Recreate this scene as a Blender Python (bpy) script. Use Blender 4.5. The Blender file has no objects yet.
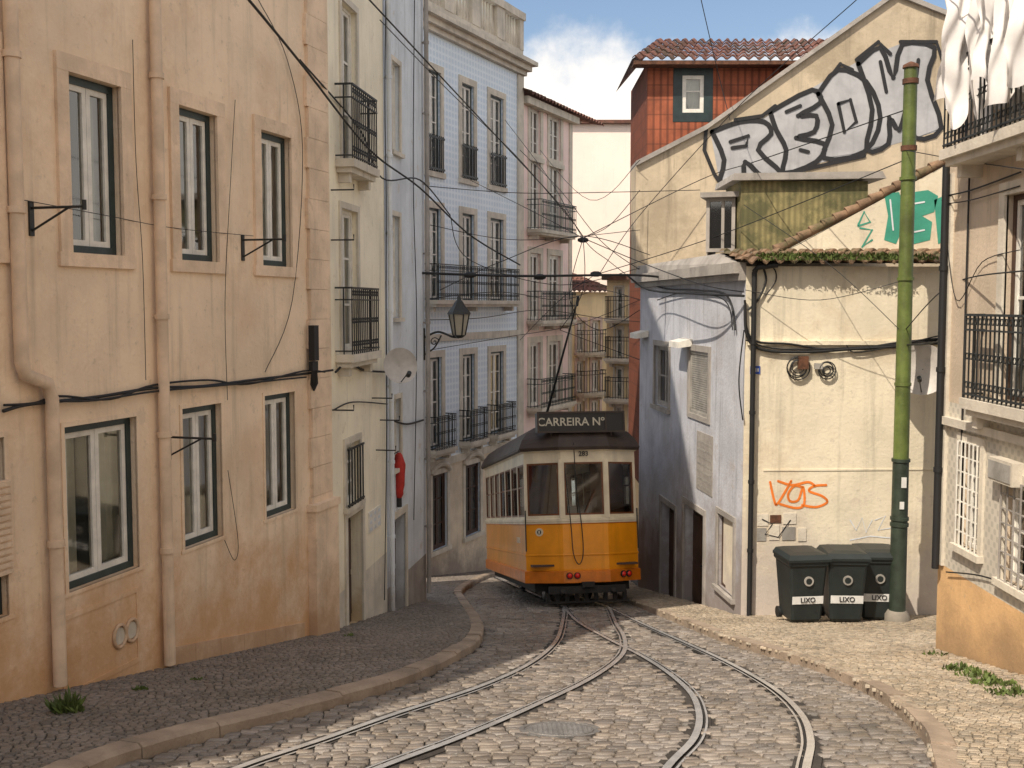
import bpy, bmesh, math, random
from mathutils import Vector, Matrix
random.seed(4)
S=bpy.context.scene
FL=1100.0; TP=79/FL; PIT=math.atan(TP); CP,SP=math.cos(PIT),math.sin(PIT)
SL=0.197
def g(y): return -(1.8+SL*y)
def ray(px,py):
    a=(px-512)/FL; b=(384-py)/FL
    return Vector((a,CP+b*SP,-SP+b*CP))
def gnd(px,py,h=0):
    v=ray(px,py); t=(-1.8+h)/(v.z+SL*v.y); return v*t
def atd(px,py,y):
    v=ray(px,py); return v*(y/v.y)
# ---------------------------------------------------------------- materials
def mixc(nt,fac,a,b,mode='MIX'):
    n=nt.nodes.new('ShaderNodeMix'); n.data_type='RGBA'; n.blend_type=mode
    for s,v in ((n.inputs[0],fac),(n.inputs[6],a),(n.inputs[7],b)):
        if isinstance(v,bpy.types.NodeSocket): nt.links.new(v,s)
        elif isinstance(v,(int,float)): s.default_value=v
        else: s.default_value=(*v,1)
    return n.outputs[2]
def math_(nt,op,a,b=None,clamp=False):
    n=nt.nodes.new('ShaderNodeMath'); n.operation=op; n.use_clamp=clamp
    for i,v in enumerate((a,b)):
        if v is None: continue
        if isinstance(v,(int,float)): n.inputs[i].default_value=v
        else: nt.links.new(v,n.inputs[i])
    return n.outputs[0]
def noise(nt,vec,scale,detail=4,rough=.6,stretch=None):
    if stretch:
        m=nt.nodes.new('ShaderNodeMapping'); m.inputs['Scale'].default_value=stretch
        nt.links.new(vec,m.inputs[0]); vec=m.outputs[0]
    n=nt.nodes.new('ShaderNodeTexNoise'); n.inputs['Scale'].default_value=scale
    n.inputs['Detail'].default_value=detail; n.inputs['Roughness'].default_value=rough
    nt.links.new(vec,n.inputs['Vector']); return n.outputs[0]
def ramp(nt,f,a,b):
    n=nt.nodes.new('ShaderNodeMapRange'); n.interpolation_type='SMOOTHSTEP'
    n.inputs[1].default_value=a; n.inputs[2].default_value=b
    nt.links.new(f,n.inputs[0]); return n.outputs[0]
def mat(name,col,rough=.85,var=.2,scale=1.5,bump=.15,bscale=25,streak=0,dirt=None,dirth=1.5,metal=0,stain=None,stainamt=.5,island=0,coat=0,extra=None,local=False,peel=None):
    m=bpy.data.materials.new(name); m.use_nodes=True; nt=m.node_tree
    b=nt.nodes['Principled BSDF']
    if local: pos=nt.nodes.new('ShaderNodeTexCoord').outputs['Object']
    else: pos=nt.nodes.new('ShaderNodeNewGeometry').outputs['Position']
    dark=tuple(c*(1-var) for c in col); lite=tuple(min(1,c*(1+var*.45)) for c in col)
    n1=noise(nt,pos,scale,6); c=mixc(nt,ramp(nt,n1,.3,.7),dark,lite)
    if stain:
        n2=noise(nt,pos,scale*.45,8,.72); f=math_(nt,'MULTIPLY',ramp(nt,n2,.48,.64),stainamt); c=mixc(nt,f,c,stain)
    if streak:
        n3=noise(nt,pos,1,5,.65,(5,5,.35)); f=math_(nt,'MULTIPLY',ramp(nt,n3,.5,.75),streak)
        c=mixc(nt,f,c,tuple(x*.4 for x in col))
    if peel:
        n4=noise(nt,pos,2.2,9,.75); c=mixc(nt,math_(nt,'MULTIPLY',ramp(nt,n4,.605,.625),.6),c,peel)
        n5=noise(nt,pos,9,6,.7); c=mixc(nt,math_(nt,'MULTIPLY',ramp(nt,n5,.58,.72),.35),c,tuple(x*.4 for x in col))
    if dirt:
        sx=nt.nodes.new('ShaderNodeSeparateXYZ'); nt.links.new(pos,sx.inputs[0])
        h=math_(nt,'ADD',math_(nt,'ADD',math_(nt,'MULTIPLY',sx.outputs[1],SL),sx.outputs[2]),1.8)
        h=math_(nt,'ADD',h,math_(nt,'MULTIPLY',math_(nt,'SUBTRACT',noise(nt,pos,1.3,7,.7),.5),dirth*2.2))
        f=math_(nt,'SUBTRACT',1.0,ramp(nt,h,0.0,dirth)); c=mixc(nt,math_(nt,'MULTIPLY',f,.85),c,dirt)
    if island:
        gg=nt.nodes.new('ShaderNodeNewGeometry'); r=gg.outputs['Random Per Island']
        c=mixc(nt,1.0,c,mixc(nt,r,(1-island,)*3,(1.0,1.0,1.0)),'MULTIPLY')
        c=mixc(nt,math_(nt,'MULTIPLY',math_(nt,'FRACT',math_(nt,'MULTIPLY',r,37.0)),.3),c,tuple(x*k for x,k in zip(col,(1.4,1.2,.95))))
    if extra: c=extra(nt,pos,c)
    nt.links.new(c,b.inputs['Base Color'])
    b.inputs['Roughness'].default_value=rough; b.inputs['Metallic'].default_value=metal
    if coat: b.inputs['Coat Weight'].default_value=coat; b.inputs['Coat Roughness'].default_value=.15
    if bump:
        bn=nt.nodes.new('ShaderNodeBump'); bn.inputs['Strength'].default_value=min(1,bump*2); bn.inputs['Distance'].default_value=.02
        nt.links.new(noise(nt,pos,bscale,4,.6),bn.inputs['Height']); nt.links.new(bn.outputs[0],b.inputs['Normal'])
    return m
def azulejo(nt,pos,c):
    sx=nt.nodes.new('ShaderNodeSeparateXYZ'); nt.links.new(pos,sx.inputs[0])
    u=math_(nt,'MULTIPLY',math_(nt,'ADD',math_(nt,'MULTIPLY',sx.outputs[0],.4),math_(nt,'MULTIPLY',sx.outputs[1],.915)),2*math.pi/.40)
    v=math_(nt,'MULTIPLY',sx.outputs[2],2*math.pi/.40)
    a=math_(nt,'MULTIPLY',math_(nt,'SINE',u),math_(nt,'SINE',v))
    f=math_(nt,'MULTIPLY',ramp(nt,math_(nt,'ABSOLUTE',a),.25,.6),.42)
    return mixc(nt,f,c,(.40,.54,.70))
def ribbed(nt,pos,c):
    sx=nt.nodes.new('ShaderNodeSeparateXYZ'); nt.links.new(pos,sx.inputs[0])
    f=math_(nt,'ADD',math_(nt,'MULTIPLY',math_(nt,'SINE',math_(nt,'MULTIPLY',sx.outputs[0],34.0)),.5),.5)
    c=mixc(nt,math_(nt,'MULTIPLY',ramp(nt,f,.5,1),.65),c,(.09,.025,.012))
    fz=math_(nt,'FRACT',math_(nt,'MULTIPLY',sx.outputs[2],2.6))
    return mixc(nt,math_(nt,'MULTIPLY',math_(nt,'LESS_THAN',fz,.1),.45),c,(.08,.025,.012))
def corrug(nt,pos,c):
    sx=nt.nodes.new('ShaderNodeSeparateXYZ'); nt.links.new(pos,sx.inputs[0])
    f=math_(nt,'ADD',math_(nt,'MULTIPLY',math_(nt,'SINE',math_(nt,'MULTIPLY',sx.outputs[0],55.0)),.5),.5)
    c=mixc(nt,math_(nt,'MULTIPLY',f,.5),c,(.07,.06,.025))
    return mixc(nt,math_(nt,'MULTIPLY',ramp(nt,noise(nt,pos,1.6,6,.7),.42,.6),.75),c,(.06,.065,.025))
def smalltile(nt,pos,c):
    sx=nt.nodes.new('ShaderNodeSeparateXYZ'); nt.links.new(pos,sx.inputs[0])
    a=math_(nt,'MULTIPLY',math_(nt,'SINE',math_(nt,'MULTIPLY',sx.outputs[1],42.0)),math_(nt,'SINE',math_(nt,'MULTIPLY',sx.outputs[2],42.0)))
    return mixc(nt,math_(nt,'MULTIPLY',ramp(nt,a,0,.4),.5),c,(.35,.33,.28))
M={}
M['A']=mat('ochre_plaster',(.88,.69,.50),.9,.14,.9,.25,18,.42,(.56,.31,.14),2.0,stain=(.66,.45,.28),stainamt=.5,peel=(.70,.55,.41))
M['stoneA']=mat('worn_limestone',(.80,.61,.44),.9,.2,2,.3,14,.35,(.44,.27,.15),1.3,peel=(.60,.44,.31))
M['B']=mat('cream_plaster',(.90,.82,.64),.9,.12,1,.15,20,.35,(.5,.36,.2),1.0,peel=(.7,.6,.45))
M['B2']=mat('pale_blue_plaster',(.68,.72,.76),.9,.15,1,.15,20,.35,(.33,.3,.28),1.0,peel=(.55,.5,.45))
M['C']=mat('blue_tile_facade',(.76,.85,.93),.5,.06,1,.05,20,.12,extra=azulejo)
M['Clow']=mat('beige_render',(.74,.63,.48),.9,.2,1,.2,20,.4,(.3,.24,.2),1.4,peel=(.5,.42,.34))
M['D']=mat('pink_plaster',(.94,.73,.67),.9,.1,1,.15,20,.25)
M['E']=mat('whitewashed_pink',(.88,.76,.68),.9,.08,.5,.1,20,.15)
M['F']=mat('yellow_plaster',(.84,.68,.42),.9,.15,1,.15,20,.3)
M['H']=mat('shade_grey_plaster',(.53,.54,.59),.9,.18,1.1,.25,16,.55,(.24,.20,.18),2.8,stain=(.38,.36,.37),stainamt=.6,peel=(.42,.38,.36))  # grey plaster, base cooled and darkened to carry the side wall's shade
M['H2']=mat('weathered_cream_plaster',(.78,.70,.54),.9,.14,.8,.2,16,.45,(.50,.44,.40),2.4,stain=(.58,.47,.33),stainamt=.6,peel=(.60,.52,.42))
M['I']=mat('gable_plaster',(.56,.46,.33),.9,.22,.9,.2,14,.65,stain=(.31,.25,.17),stainamt=.65,peel=(.42,.35,.26))
M['K']=mat('tan_render',(.60,.49,.37),.9,.18,1.2,.2,20,.4,peel=(.5,.4,.3))  # tan base colour of the upper wall
M['K2']=mat('orange_render',(.68,.43,.21),.9,.25,1,.2,20,.4,(.34,.22,.12),.8,peel=(.5,.36,.22))
M['Kt']=mat('small_wall_tiles',(.62,.57,.48),.6,.15,1.2,.05,20,.2,extra=smalltile)
M['stone']=mat('limestone_trim',(.66,.60,.50),.85,.2,2,.2,20,.4)
M['stoneg']=mat('grey_stone_trim',(.36,.33,.30),.85,.25,2,.2,20,.4)
M['pinkst']=mat('pink_stone_trim',(.66,.5,.44),.85,.2,2,.2,20,.35)
M['white']=mat('white_paint_worn',(.78,.75,.68),.55,.15,6,.05,40,.3)
M['green']=mat('dark_green_paint',(.022,.04,.042),.45,.3,5,.05,40)
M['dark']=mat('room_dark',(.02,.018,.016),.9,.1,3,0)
M['iron']=mat('black_wrought_iron',(.02,.022,.022),.5,.3,8,.1,60)
M['rust']=mat('rusty_iron',(.12,.05,.025),.8,.5,8,.2,60)
M['curt']=mat('curtain_cloth',(.72,.68,.60),.95,.15,4,0)
M['wood']=mat('old_brown_door_wood',(.075,.04,.025),.7,.4,3,.2,40)
M['shut']=mat('grey_shutter',(.34,.32,.29),.7,.3,3,.1,40)
M['pipe']=mat('ochre_painted_pipe',(.74,.56,.40),.6,.2,3,.1,30,.4)
M['cable']=mat('black_cable',(.012,.012,.013),.6,.2,3,0)
M['tile']=mat('terracotta_roof_tile',(.17,.075,.055),.9,.5,3,.3,30,stain=(.05,.045,.03),stainamt=.8)
M['tileold']=mat('mossy_grey_roof_tile',(.24,.15,.09),.9,.5,3,.3,30,stain=(.08,.08,.035),stainamt=.8)
M['tilered']=mat('red_ribbed_cladding',(.36,.10,.045),.75,.35,2,.1,30,.4,extra=ribbed)
M['corr']=mat('ochre_corrugated_sheet',(.32,.27,.12),.7,.3,2,.1,20,.5,extra=corrug)
M['pole']=mat('olive_pole_paint',(.125,.165,.04),.5,.45,2.0,.15,30,.5,stain=(.07,.08,.025),stainamt=.6)
M['poledk']=mat('dark_pole_paint',(.035,.05,.035),.5,.4,4,.1,30)
M['conc']=mat('concrete',(.27,.24,.20),.9,.25,3,.2,20)
M['road']=mat('setts_bedding_soil',(.055,.047,.04),.95,.4,4,.4,40)
M['sett']=mat('basalt_setts',(.31,.28,.255),.30,.35,.6,.25,70,island=.6,stain=(.14,.125,.11),stainamt=.6)
M['pave']=mat('limestone_pavement_setts',(.25,.22,.195),.55,.3,.8,.3,60,island=.5,stain=(.13,.12,.10),stainamt=.5)
M['paver']=mat('pale_limestone_setts',(.45,.385,.30),.6,.3,.8,.3,60,island=.5,stain=(.25,.21,.16),stainamt=.6)
M['kerb']=mat('granite_kerb',(.36,.28,.21),.8,.35,2,.3,30)
M['rail']=mat('polished_rail_steel',(.62,.61,.60),.25,.2,3,.05,40,metal=.45)
M['groove']=mat('rail_groove_dark',(.03,.027,.024),.9,.2,3,0)  # near-black strip along the rail groove
M['cover']=mat('cast_iron_cover',(.24,.23,.22),.45,.3,6,.3,60,metal=.3)
M['leaf']=mat('weed_leaves',(.10,.14,.03),.7,.5,6,0)
M['silver']=mat('silver_spray_paint',(.42,.42,.43),.4,.2,2,.1,16,.3)
M['black']=mat('black_spray_paint',(.015,.015,.017),.6,.2,3,.1,16)
M['orange']=mat('orange_spray_paint',(.85,.22,.03),.6,.15,3,.1,16)
M['teal']=mat('green_spray_paint',(.05,.30,.21),.6,.15,3,.1,16)
M['wspray']=mat('pale_spray_paint',(.70,.73,.76),.6,.15,3,.1,16)
M['bin']=mat('dark_bin_plastic',(.016,.022,.022),.5,.25,3,.05,40,local=True)
M['binw']=mat('white_label_film',(.72,.72,.70),.5,.15,6,0)
M['cloth']=mat('white_laundry',(.80,.77,.75),.95,.1,3,0)
M['red']=mat('red_cloth',(.50,.03,.02),.7,.3,4,0)
M['blue']=mat('blue_enamel_sign',(.03,.08,.35),.4,.1,4,0)
M['dish']=mat('satellite_dish_grey',(.50,.47,.44),.5,.2,4,0)
M['lampg']=mat('frosted_lamp_glass',(.42,.38,.3),.2,.1,4,0)
M['ty']=mat('tram_yellow_paint',(.88,.32,.008),.3,.16,1.5,.03,20,.22,coat=.4,local=True)
M['to']=mat('tram_orange_bumper',(.70,.19,.008),.4,.25,3,.04,20,.3,coat=.3,local=True)
M['tc']=mat('tram_cream_paint',(.78,.68,.50),.4,.18,2,.03,20,.35,coat=.2,local=True)
M['tr']=mat('tram_roof_brown',(.055,.036,.026),.6,.4,2,.1,20,local=True)
M['tw']=mat('tram_varnished_wood',(.17,.06,.02),.4,.3,5,.05,30,local=True)
M['tu']=mat('tram_underframe',(.02,.018,.016),.8,.4,4,.1,30,local=True)
M['tseat']=mat('tram_seat_leather',(.06,.03,.02),.6,.3,4,0,local=True)
M['sign']=mat('black_sign_board',(.02,.018,.016),.5,.1,4,0)
M['signtxt']=mat('faded_sign_lettering',(.58,.53,.42),.6,.2,8,0)
M['tail']=mat('red_tail_lens',(.70,.02,.01),.15,.1,4,0)
def glassmat(name,gl=.25,tint=(.75,.8,.8)):
    m=bpy.data.materials.new(name); m.use_nodes=True; nt=m.node_tree; nt.nodes.clear()
    o=nt.nodes.new('ShaderNodeOutputMaterial'); mx=nt.nodes.new('ShaderNodeMixShader')
    t=nt.nodes.new('ShaderNodeBsdfTransparent'); t.inputs[0].default_value=(*tint,1)
    gl_=nt.nodes.new('ShaderNodeBsdfGlossy'); gl_.inputs['Roughness'].default_value=.04
    fr=nt.nodes.new('ShaderNodeFresnel'); fr.inputs[0].default_value=1.5
    f=math_(nt,'ADD',math_(nt,'MULTIPLY',fr.outputs[0],1.2),gl*.4,True)
    bn=nt.nodes.new('ShaderNodeBump'); bn.inputs['Strength'].default_value=.08
    pos=nt.nodes.new('ShaderNodeNewGeometry').outputs['Position']
    nt.links.new(noise(nt,pos,2.5,2),bn.inputs['Height']); nt.links.new(bn.outputs[0],gl_.inputs['Normal'])
    nt.links.new(f,mx.inputs[0]); nt.links.new(t.outputs[0],mx.inputs[1]); nt.links.new(gl_.outputs[0],mx.inputs[2]); nt.links.new(mx.outputs[0],o.inputs[0])
    return m
M['glass']=glassmat('window_glass')
# ---------------------------------------------------------------- mesh builder
ID=lambda a,b,c: Vector((a,b,c))
class MB:
    def __init__(s,m='stone'): s.v=[];s.f=[];s.mi=[];s.sm=[];s.mats=[m];s.cur=0
    def use(s,m):
        if m not in s.mats: s.mats.append(m)
        s.cur=s.mats.index(m); return s
    def add(s,vs,fs,sm=False):
        o=len(s.v); s.v+= [Vector(x) for x in vs]
        for f in fs: s.f.append([i+o for i in f]); s.mi.append(s.cur); s.sm.append(sm)
    def quad(s,a,b,c,d): s.add([a,b,c,d],[(0,1,2,3)])
    def poly(s,pts): s.add(pts,[tuple(range(len(pts)))])
    def box(s,T,a0,a1,b0,b1,c0,c1):
        vs=[T(a,b,c) for a in (a0,a1) for b in (b0,b1) for c in (c0,c1)]
        s.add(vs,[(0,1,3,2),(4,6,7,5),(0,4,5,1),(2,3,7,6),(0,2,6,4),(1,5,7,3)])
    def prism(s,pts,off):
        n=len(pts); off=Vector(off); vs=[Vector(p) for p in pts]+[Vector(p)+off for p in pts]
        s.add(vs,[tuple(range(n)),tuple(range(2*n-1,n-1,-1))]+[(i,(i+1)%n,(i+1)%n+n,i+n) for i in range(n)])
    def tube(s,pts,r,n=8,caps=True):
        pts=[Vector(p) for p in pts]; rs=r if isinstance(r,(list,tuple)) else [r]*len(pts)
        vs=[];prev=None
        for i,p in enumerate(pts):
            t=(pts[min(i+1,len(pts)-1)]-pts[max(i-1,0)]).normalized()
            if prev is None:
                a=Vector((0,0,1)) if abs(t.z)<.9 else Vector((1,0,0)); x=t.cross(a).normalized()
            else:
                x=(prev-t*prev.dot(t)).normalized()
            prev=x; y=t.cross(x)
            for k in range(n):
                an=2*math.pi*k/n; vs.append(p+(x*math.cos(an)+y*math.sin(an))*rs[i])
        fs=[]
        for i in range(len(pts)-1):
            for k in range(n): fs.append((i*n+k,i*n+(k+1)%n,(i+1)*n+(k+1)%n,(i+1)*n+k))
        s.add(vs,fs,True)
        if caps: s.add(vs[:n],[tuple(range(n))]); s.add(vs[-n:],[tuple(range(n))])
    def loft(s,rings,cap=True,sm=False):
        n=len(rings[0]); vs=[p for r in rings for p in r]
        s.add(vs,[(i*n+k,i*n+(k+1)%n,(i+1)*n+(k+1)%n,(i+1)*n+k) for i in range(len(rings)-1) for k in range(n)],sm)
        if cap: s.add(rings[0],[tuple(range(n))]); s.add(rings[-1],[tuple(range(n))])
    def disc(s,c,nrm,r,th=.02,n=20):
        nrm=Vector(nrm).normalized(); s.tube([Vector(c),Vector(c)+nrm*th],r,n)
def mkmesh(name,mb,base=Vector((0,0,0))):
    me=bpy.data.meshes.new(name); me.from_pydata([tuple(v-base) for v in mb.v],[],mb.f)
    for m in mb.mats: me.materials.append(M[m])
    me.polygons.foreach_set('material_index',mb.mi); me.polygons.foreach_set('use_smooth',mb.sm)
    me.update(); return me
def link(o): S.collection.objects.link(o); return o
class Thing:
    def __init__(s,name,label,cat,base=(0,0,0),group=None,mtx=None):
        s.o=link(bpy.data.objects.new(name,None)); s.o.empty_display_size=.3
        if mtx is not None: s.o.matrix_world=mtx; s.base=Vector((0,0,0))
        else: s.o.location=base; s.base=Vector(base)
        s.o['label']=label; s.o['category']=cat
        if group: s.o['group']=group
    def part(s,name,mb,parent=None,label=None):
        o=link(bpy.data.objects.new(name,mkmesh(name,mb,s.base))); o.parent=parent or s.o
        if label: o['label']=label
        return o
def solo(name,mb,label=None,cat=None,group=None,kind=None,base=None):
    if base is None:
        base=sum(mb.v,Vector())/len(mb.v); base.z=min(v.z for v in mb.v)
    base=Vector(base)
    o=link(bpy.data.objects.new(name,mkmesh(name,mb,base))); o.location=base
    if kind: o['kind']=kind
    if label: o['label']=label; o['category']=cat
    if group: o['group']=group
    return o
class Fac:
    def __init__(s,p0,p1):
        s.p0=Vector((p0[0],p0[1],0)); d=Vector((p1[0]-p0[0],p1[1]-p0[1],0)); s.L=d.length; s.d=d.normalized(); s.n=Vector((s.d.y,-s.d.x,0))
    def p(s,u,d,z): return s.p0+s.d*u+s.n*d+Vector((0,0,z))
    def at(s,px,py):
        v=ray(px,py); t=s.n.dot(s.p0)/s.n.dot(v); w=v*t; return (w-s.p0).dot(s.d),w.z
    def P(s,px,py,d=0):
        u,z=s.at(px,py); return s.p(u,d,z)
    def R(s,x0,x1,yt,yb):
        ym=(yt+yb)/2; u0=s.at(x0,ym)[0]; u1=s.at(x1,ym)[0]
        return (u0,u1,s.at(x0,yb)[1],s.at(x0,yt)[1])
def wall(F,u0,u1,z0,z1,ops,m,D=6,rev=.32,mback='dark',bands=()):
    mb=MB(m); us=sorted({u0,u1,*[o[0] for o in ops],*[o[1] for o in ops]}); zs=sorted({z0,z1,*[o[2] for o in ops],*[o[3] for o in ops],*[b[0] for b in bands]})
    us=[u for u in us if u0<=u<=u1]; zs=[z for z in zs if z0<=z<=z1]
    for i in range(len(us)-1):
        for j in range(len(zs)-1):
            uc=(us[i]+us[i+1])/2; zc=(zs[j]+zs[j+1])/2
            if any(o[0]<uc<o[1] and o[2]<zc<o[3] for o in ops): continue
            mm=m
            for zb,bm in bands:
                if zc<zb: mm=bm
            mb.use(mm); mb.quad(F.p(us[i],0,zs[j]),F.p(us[i+1],0,zs[j]),F.p(us[i+1],0,zs[j+1]),F.p(us[i],0,zs[j+1]))
    mb.use(m)
    for a,b,c,d in ops:
        for q in ((a,c,a,d),(a,d,b,d),(b,d,b,c),(b,c,a,c)):
            mb.quad(F.p(q[0],0,q[1]),F.p(q[2],0,q[3]),F.p(q[2],-rev,q[3]),F.p(q[0],-rev,q[1]))
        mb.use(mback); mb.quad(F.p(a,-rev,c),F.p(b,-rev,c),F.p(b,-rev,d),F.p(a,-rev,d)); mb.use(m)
    for u in (u0,u1): mb.quad(F.p(u,0,z0),F.p(u,-D,z0),F.p(u,-D,z1),F.p(u,0,z1))
    mb.quad(F.p(u0,-D,z0),F.p(u1,-D,z0),F.p(u1,-D,z1),F.p(u0,-D,z1))
    mb.quad(F.p(u0,0,z1),F.p(u1,0,z1),F.p(u1,-D,z1),F.p(u0,-D,z1))
    return mb
def frame(mb,F,a,b,c,d,w,d0,d1,top=None):
    tp=top or w
    mb.box(F.p,a,a+w,d0,d1,c,d); mb.box(F.p,b-w,b,d0,d1,c,d)
    mb.box(F.p,a+w,b-w,d0,d1,c,c+w); mb.box(F.p,a+w,b-w,d0,d1,d-tp,d)
def window(T,F,r,casing=.07,sash=.055,cols=2,rows=(),mc='green',ms='white',curtain='sides',sur=.13,ms2='stone',inset=.10,surd=.03,sill=True):
    a,b,c,d=r; mb=MB(mc)
    frame(mb,F,a+.004,b-.004,c+.004,d-.004,casing,-inset-.05,-inset+.03)
    mb.use(ms); w=(b-a-2*casing)/cols
    for k in range(cols):
        x0=a+casing+k*w+.003; x1=x0+w-.006
        frame(mb,F,x0,x1,c+casing+.003,d-casing-.003,sash,-inset-.04,-inset+.01)
        for rr in rows:
            z=c+(d-c)*rr; mb.box(F.p,x0+sash,x1-sash,-inset-.03,-inset,z-.018,z+.018)
    wo=T.part('window',mb)
    gb=MB('glass'); gb.quad(*[F.p(u,-inset-.015,z) for u,z in ((a+casing,c+casing),(b-casing,c+casing),(b-casing,d-casing),(a+casing,d-casing))])
    T.part('glass',gb,wo)
    if curtain:
        cb=MB('curt'); spans={'sides':[(0,.36),(.66,1)],'full':[(0,1)],'left':[(0,.62)],'right':[(.3,1)]}[curtain]
        dd=inset+.12
        for s0,s1 in spans:
            n=max(6,int((s1-s0)*(b-a)/.03)); x0=a+.03+(b-a-.06)*s0; x1=a+.03+(b-a-.06)*s1; vs=[]
            for i in range(n+1):
                x=x0+(x1-x0)*i/n; q=.018*math.sin(i*1.9)+random.uniform(-.004,.004)
                vs+= [F.p(x,-dd+q,c+.03),F.p(x,-dd+q*.6,d-.03)]
            cb.add(vs,[(2*i,2*i+2,2*i+3,2*i+1) for i in range(n)],True)
        T.part('curtain',cb,wo)
    if sur:
        sb=MB(ms2)
        sb.box(F.p,a-sur,a,-.02,surd,c,d+.001); sb.box(F.p,b,b+sur,-.02,surd,c,d+.001)
        sb.box(F.p,a-sur,b+sur,-.02,surd+.003,d+.001,d+sur)
        sb.box(F.p,a-sur-.02,b+sur+.02,-.02,surd+(.05 if sill else .003),c-sur*.8,c)
        T.part('stone_surround',sb,wo)
    return wo
def balcony(T,F,u0,u1,z,h=1.0,dep=.45,m='iron',slab='stone',gap=.11,orn=True):
    mb=MB(slab); mb.box(F.p,u0,u1,.002,dep,z-.12,z); mb.box(F.p,u0+.05,u1-.05,.002,dep-.06,z-.2,z-.12)
    n=2 if u1-u0<2 else 3
    for k in range(n):
        u=u0+.2+(u1-u0-.4)*k/(n-1); mb.box(F.p,u-.06,u+.06,.002,dep*.6,z-.34,z-.2)
    bo=T.part('balcony',mb); rb=MB(m); e=dep-.04
    for zz in (z+.06,z+h*.82,z+h):
        t=.02 if zz<z+h else .028
        rb.box(F.p,u0+.03,u1-.03,e-.015,e+.015,zz-t,zz)
        for u in (u0+.03,u1-.03): rb.box(F.p,u-.015,u+.015,.0,e-.016,zz-t,zz)
    n=int((u1-u0)/gap)
    for i in range(n+1):
        u=u0+.04+(u1-u0-.08)*i/n; rb.box(F.p,u-.008,u+.008,e-.008,e+.008,z,z+h)
        if orn and i<n:
            um=u+(u1-u0-.08)/n/2
            for zz in (z+h*.91,z+.16,z+h*.5):
                rb.tube([F.p(um+.038*math.cos(t*math.pi/3),e,zz+.038*math.sin(t*math.pi/3)) for t in range(7)],.008,4,False)
    for u in (u0+.04,u1-.04):
        k=max(2,int(dep/gap))
        for i in range(1,k): rb.box(F.p,u-.009,u+.009,e*i/k-.009,e*i/k+.009,z,z+h)
    T.part('railing',rb,bo); return bo
def door(T,F,r,m='wood',sur=.13,ms2='stone'):
    a,b,c,d=r; mb=MB(m); mb.box(F.p,a+.005,b-.005,-.24,-.19,c,d-.005)
    w=(b-a)/2
    for k in range(2):
        for z0,z1 in ((.08,.42),(.47,.9)):
            mb.box(F.p,a+k*w+.08,a+k*w+w-.06,-.189,-.165,c+(d-c)*z0,c+(d-c)*z1)
    o=T.part('door',mb); hb=MB('iron'); hb.tube([F.p(a+w+.05,-.19,c+(d-c)*.45),F.p(a+w+.05,-.12,c+(d-c)*.45)],.025,8); T.part('handle',hb,o)
    sb=MB(ms2); sb.box(F.p,a-sur,a,-.02,.03,c,d+.001); sb.box(F.p,b,b+sur,-.02,.03,c,d+.001); sb.box(F.p,a-sur,b+sur,-.02,.033,d+.001,d+sur); T.part('stone_surround',sb,o)
def ribbon(mb,F,pts,w,d=.006):
    q=[F.at(*p) for p in pts]; Q=[Vector((a,b)) for a,b in q]
    vs=[]
    for i,p in enumerate(Q):
        t=(Q[min(i+1,len(Q)-1)]-Q[max(i-1,0)]); t=t.normalized() if t.length>1e-6 else Vector((1,0)); nn=Vector((-t.y,t.x))*w/2
        dd=d+random.uniform(0,.0015)
        vs+= [F.p(*( (p+nn).x,dd,(p+nn).y)),F.p((p-nn).x,dd,(p-nn).y)]
    mb.add(vs,[(2*i,2*i+1,2*i+3,2*i+2) for i in range(len(Q)-1)])
    for p in Q:
        mb.poly([F.p(p.x+w/2*math.cos(k*math.pi/4),d+.0018,p.y+w/2*math.sin(k*math.pi/4)) for k in range(8)])
def smooth(pts,n=6,closed=False):
    P=[Vector(p) for p in pts]; out=[]; N=len(P); R=range(N if closed else N-1)
    for i in R:
        if closed: a,b,c,d=P[i-1],P[i],P[(i+1)%N],P[(i+2)%N]
        else: a,b,c,d=P[max(i-1,0)],P[i],P[i+1],P[min(i+2,N-1)]
        for k in range(n):
            t=k/n; out.append(.5*((2*b)+(c-a)*t+(2*a-5*b+4*c-d)*t*t+(3*b-a-3*c+d)*t**3))
    if not closed: out.append(P[-1])
    return out
def sm2(l,n=4,closed=False): return [(p.x,p.y) for p in smooth([Vector((*x,0)) for x in l],n,closed)]
def text(T,s,T3,size,m,name='lettering',parent=None,bold=.0):
    c=bpy.data.curves.new(name,'FONT'); c.body=s; c.size=size; c.align_x='CENTER'; c.align_y='CENTER'; c.offset=bold; c.extrude=.002
    o=link(bpy.data.objects.new(name,c)); bpy.context.view_layer.update()
    me=bpy.data.meshes.new_from_object(o); bpy.data.objects.remove(o)
    me.materials.clear(); me.materials.append(M[m]); me.transform(T3)
    me.transform(Matrix.Translation(-T.base)); o=link(bpy.data.objects.new(name,me)); o.parent=parent or T.o; return o
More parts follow.
